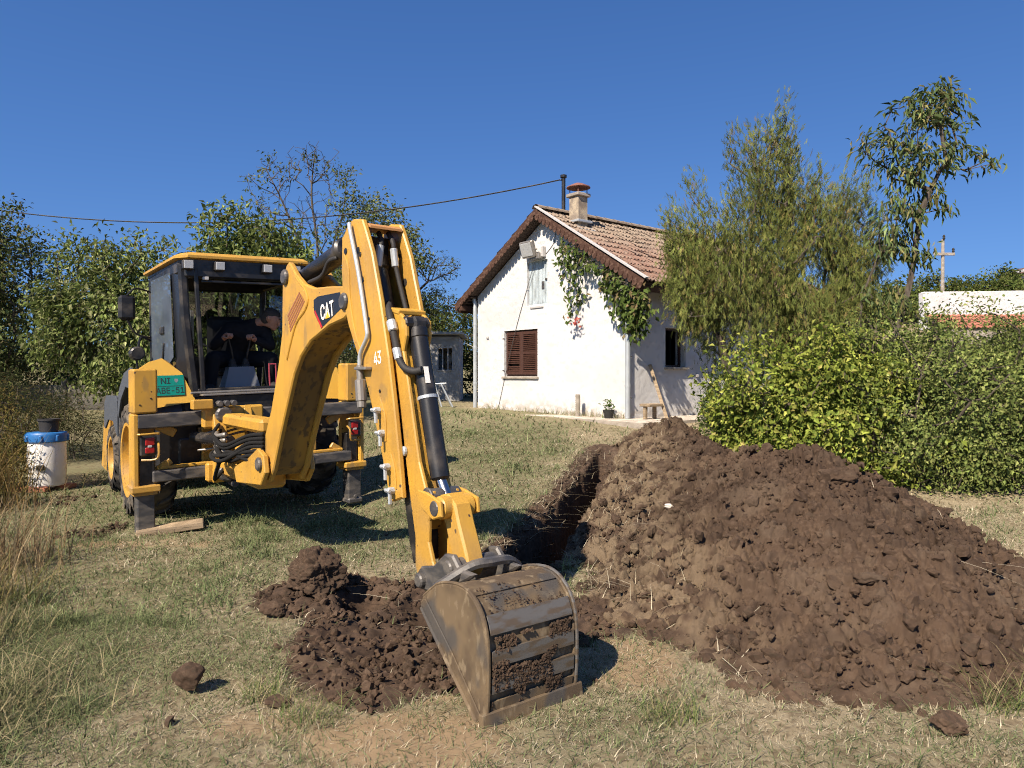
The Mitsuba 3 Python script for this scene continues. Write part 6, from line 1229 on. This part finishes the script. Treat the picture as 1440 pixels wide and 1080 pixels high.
# ------------------------------------------------------------------ weeds and dry grass
def tuft(name, label, category, seed, cx, cy, rx, ry, n, hmin, hmax, wid, cols, w=None, lean=0.45, arch=0.35, heads=0, group=None, bend=(0, 0)):
    rng = np.random.default_rng(seed); t = thing(name, label, category, group)
    m, C = blades(rng, cx + rx * rng.normal(0, 0.5, n), cy + ry * rng.normal(0, 0.5, n), rng.uniform(hmin, hmax, n), wid, pick(rng, cols, n, 0.2, w), lean, arch, 5, bend)
    obj('stalks', m, 'blade', t, color=C)
    return t
def blades(rng, x, y, h, wid, C, lean, arch, seg=3, bend=(0, 0), z=None):
    n = len(x); z = ground_z(x, y, True) - 0.01 if z is None else z; a = rng.uniform(0, 2 * math.pi, n); l = lean * np.abs(rng.normal(0, 1, n)).clip(0, 2.2)
    d = np.stack([np.cos(a), np.sin(a)], 1); s = np.stack([-np.sin(a + rng.normal(0, .5, n)), np.cos(a)], 1); ar = arch * rng.uniform(0.2, 1.4, n)
    V = []; 
    for i in range(seg):
        f = i / (seg - 1); r = h * (l * f + ar * f * f); zz = h * (f * np.sqrt(np.maximum(0.06, 1 - 0.22 * l * l)) - 0.45 * ar * f ** 3).clip(0.02 if i else 0)
        c = np.c_[x + d[:, 0] * r + bend[0] * h * f * f, y + d[:, 1] * r + bend[1] * h * f * f, z + zz]
        if i == seg - 1: V.append(c[:, None])
        else:
            o = np.c_[s, np.zeros(n)] * (np.broadcast_to(wid, n) * (1 - 0.75 * f) / 2)[:, None]; V.append(np.stack([c - o, c + o], 1))
    v = np.concatenate(V, 1); k = v.shape[1]; f = []
    for i in range(seg - 2): f += [[2 * i, 2 * i + 1, 2 * i + 3], [2 * i, 2 * i + 3, 2 * i + 2]]
    f += [[2 * (seg - 2), 2 * (seg - 2) + 1, k - 1]]
    F = (np.array(f)[None] + (np.arange(n) * k)[:, None, None]).reshape(-1, 3)
    return trimesh.Trimesh(v.reshape(-1, 3), F, process=False), np.repeat(C, k, 0)
STRAW = [(0.41, 0.36, 0.25), (0.29, 0.245, 0.16), (0.52, 0.47, 0.345), (0.17, 0.13, 0.08)]
DRYG = [(0.16, 0.15, 0.055), (0.24, 0.19, 0.08), (0.11, 0.12, 0.04)]
tuft('dry_weeds', 'tall clump of dry brown grass stalks at the left edge, in front of the barrel', 'dry grass', 201, -4.35, 5.75, 0.55, 0.55, 560, 0.3, 0.85, 0.008, [(0.25, 0.18, 0.10), (0.34, 0.27, 0.16), (0.16, 0.11, 0.06)], lean=0.32, arch=0.5)
tuft('dry_weeds', 'tangle of dry straw stalks at the left edge, lower clump', 'dry grass', 202, -3.75, 4.9, 0.45, 0.4, 560, 0.15, 0.5, 0.007, [(0.25, 0.18, 0.10), (0.34, 0.27, 0.16)] + DRYG, lean=0.5, arch=0.6)
tuft('dry_weeds', 'reddish dry weeds left of the white barrel', 'dry grass', 203, -6.55, 8.4, 0.7, 0.6, 700, 0.4, 1.1, 0.012, [(0.22, 0.15, 0.06), (0.15, 0.13, 0.045), (0.28, 0.2, 0.09)], lean=0.25, arch=0.3)
tuft('long_grass', 'long green grass in the lower left corner of the photo', 'grass', 204, -2.55, 3.35, 0.45, 0.6, 2000, 0.07, 0.20, 0.005, [(0.095, 0.11, 0.05), (0.15, 0.15, 0.075), (0.34, 0.29, 0.17)], w=[0.3, 0.3, 0.4], lean=0.8, arch=0.6)
tuft('long_grass', 'dark green grass below the tall dry stalks at the left edge', 'grass', 205, -3.3, 4.25, 0.45, 0.45, 1500, 0.08, 0.22, 0.005, [(0.08, 0.10, 0.045), (0.13, 0.13, 0.06), (0.3, 0.25, 0.14)], lean=0.5, arch=0.6)
for i, (x, y, lab) in enumerate(((2.35, 3.35, 'thin dry grass stalks before the right half of the heap'), (2.75, 3.6, 'sparse green grass tuft at the lower right edge of the heap'), (0.75, 3.3, 'green grass tuft right of the bucket in the foreground'), (-0.95, 3.25, 'green grass tuft by the soil, left of the bucket'), (-1.25, 3.5, 'green grass tuft right of the lone clod'))):
    tuft('grass_tuft', lab, 'grass tuft', 210 + i, x, y, 0.16, 0.12, 150, 0.07, 0.26 if i < 2 else 0.15, 0.004, [(0.10, 0.15, 0.045), (0.15, 0.17, 0.06), (0.32, 0.27, 0.15)], lean=0.5, arch=0.6)
tree('wispy_bush', 'wispy fine leaved dark bush at the left, behind the white barrel', 'bush', 206, stems(rs, -9.4, -7.6, 12.0, 12.8, 12, 0.5),
     [((-8.6, 12.3, 0.95), (0.9, 0.7, 0.55)), ((-7.7, 12.2, 0.75), (0.6, 0.6, 0.5)), ((-9.5, 12.3, 1.1), (0.7, 0.7, 0.7))], 260, 15000, 0.16, 0.11, 0.007, [(0.075, 0.085, 0.035), (0.055, 0.07, 0.03), (0.12, 0.10, 0.05)], rtip=0.004, rnd=0.9, droop=0.1)
tree('wispy_bush', 'yellowing wispy bush at the left edge beside the white barrel', 'bush', 207, stems(rs, -7.6, -7.0, 9.6, 10.2, 8, 0.5),
     [((-7.25, 9.8, 0.75), (0.5, 0.5, 0.65)), ((-6.9, 9.5, 0.4), (0.35, 0.4, 0.35))], 180, 9000, 0.12, 0.06, 0.016, [(0.15, 0.13, 0.04), (0.10, 0.11, 0.035), (0.22, 0.16, 0.06)], rtip=0.004, rnd=0.9, droop=0.1)
# low weeds along the foot of the gable
n = 900; rng = np.random.default_rng(220)
xx = rng.uniform(0, GW, n); keep_ = n2(xx, 0 * xx, 1.3, 2, 77) > 0.47; xx = xx[keep_]; q = HL + xx[:, None] * gdir - rdir * rng.uniform(0.02, 0.5, (len(xx), 1)) ** 1.5
m, C = blades(rng, q[:, 0], q[:, 1], rng.uniform(0.06, 0.28, len(xx)), 0.012, pick(rng, STRAW[:3] + [(0.12, 0.16, 0.05)], len(xx)), 0.5, 0.4, 3, z=np.full(len(xx), HZ0 + 0.02))
single('wall_weeds', m, 'blade', 'dry weeds growing along the foot of the white gable wall', 'weeds', kind='stuff', color=C)

# the lawn: dry and green blades, denser near the camera
rng = np.random.default_rng(300)
def lawn(n, y0, y1, wid, hmin, hmax, clump):
    y = np.sqrt(rng.uniform(y0 ** 2, y1 ** 2, n)); x = y * rng.uniform(-0.98, 0.86, n)
    cx_, cy_ = np.round(x / clump), np.round(y / clump)
    x = x + 0.35 * clump * rng.normal(0, 1, n); y = y + 0.35 * clump * rng.normal(0, 1, n)
    sm, bm2 = soil_mask(x, y), bare_mask(x, y); h_ = heap_h(x, y); d, t = seg_dist(x, y, TRENCH)
    thin = n2(x, y, 2.2, 3, 43)
    ok = (rng.uniform(0, 1, n) > np.maximum(np.clip(sm * 1.35, 0, 0.985), np.maximum(0.93 * bm2, 0.35 * sst(0.6, 0.35, thin)))) & (h_ < 0.03 + 0.05 * rng.uniform(0, 1, n)) & (d > 0.3)
    hx_, hy_ = (x - HL[0]) * gdir[0] + (y - HL[1]) * gdir[1], (x - HL[0]) * rdir[0] + (y - HL[1]) * rdir[1]
    ok &= ~((hx_ > -1.2) & (hx_ < GW + 1.15) & (hy_ > -0.85 - 0.15 * rng.uniform(0, 1, n)) & (hy_ < LEN))
    x, y = x[ok], y[ok]; k = len(x); tuf = sst(0.57, 0.68, n2(x, y, 2.4, 3, 47)); dry = dry_field(x, y) - 0.45 * tuf
    straw = rng.uniform(0, 1, k) < 0.22 + 0.72 * dry
    C = np.where(straw[:, None], pick(rng, STRAW, k, 0.18, [0.4, 0.25, 0.25, 0.1]), pick(rng, [(0.135, 0.17, 0.075), (0.195, 0.225, 0.11), (0.085, 0.11, 0.048)], k, 0.25))
    hh = rng.uniform(hmin, hmax, k) * (0.6 + 0.8 * n2(x, y, 4, 2, 44)) * np.where(straw, 0.62, 1.0 + 0.7 * tuf) * np.where(rng.uniform(0, 1, k) < 0.04, 1.9, 1)
    lean = np.where(straw, 1.9, 0.8)
    return blades(rng, x, y, hh, wid, C, lean, 0.6, 3)
parts_ = [lawn(135000, 2.55, 4.6, 0.0046, 0.02, 0.070, 0.07), lawn(100000, 4.6, 8.0, 0.0080, 0.025, 0.085, 0.11), lawn(64000, 8.0, 14.0, 0.015, 0.03, 0.10, 0.2), lawn(34000, 14.0, 26.0, 0.03, 0.04, 0.12, 0.3)]
single('lawn_grass', cat(*[a for a, b in parts_]), 'blade', 'short patchy lawn grass, half green and half dry straw', 'grass', kind='stuff', color=np.vstack([b for a, b in parts_]))
# dead grass lying on the trench side of the heap and along the left bank
n = 26000; y = rng.uniform(3.0, 11.8, n); x = rng.uniform(-1.6, 5.4, n); hz, hh = heap_z(x, y)
d, t = seg_dist(x, y, TRENCH); side = x - np.interp(y, TRENCH[::-1, 1], TRENCH[::-1, 0])
pr = 0.75 * (hh > 0) * sst(1.5, 0.45, side) * (side > 0.3) * sst(0.4, 0.6, n2(x, y, 1.6, 3, 81)) + 0.006 * (hh > 0) + 0.8 * (side < 0) * (hh <= 0) * sst(0.8, 0.4, d) * (d > 0.17) * (t > 0.01) + 0.25 * (hh > 0) * (side > 0.3) * sst(0.62, 0.7, n2(x, y, 1.1, 2, 83))
ok = rng.uniform(0, 1, n) < pr; x, y = x[ok], y[ok]; z = np.where(hh[ok] > 0, hz[ok], ground_z(x, y))
m, C = blades(rng, x, y, rng.uniform(0.05, 0.17, len(x)), 0.0055, pick(rng, STRAW, len(x)), 1.8, 0.5, 3, z=z)
single('dead_grass', m, 'blade', 'dead straw lying over the near side of the heap and the trench edge', 'straw', kind='stuff', color=C)
tn = sum(meshkit.WRITTEN[s['filename']][1].shape[0] for s in scene.values() if s.get('type') == 'ply')
print('triangles', tn, 'entries', len(scene))
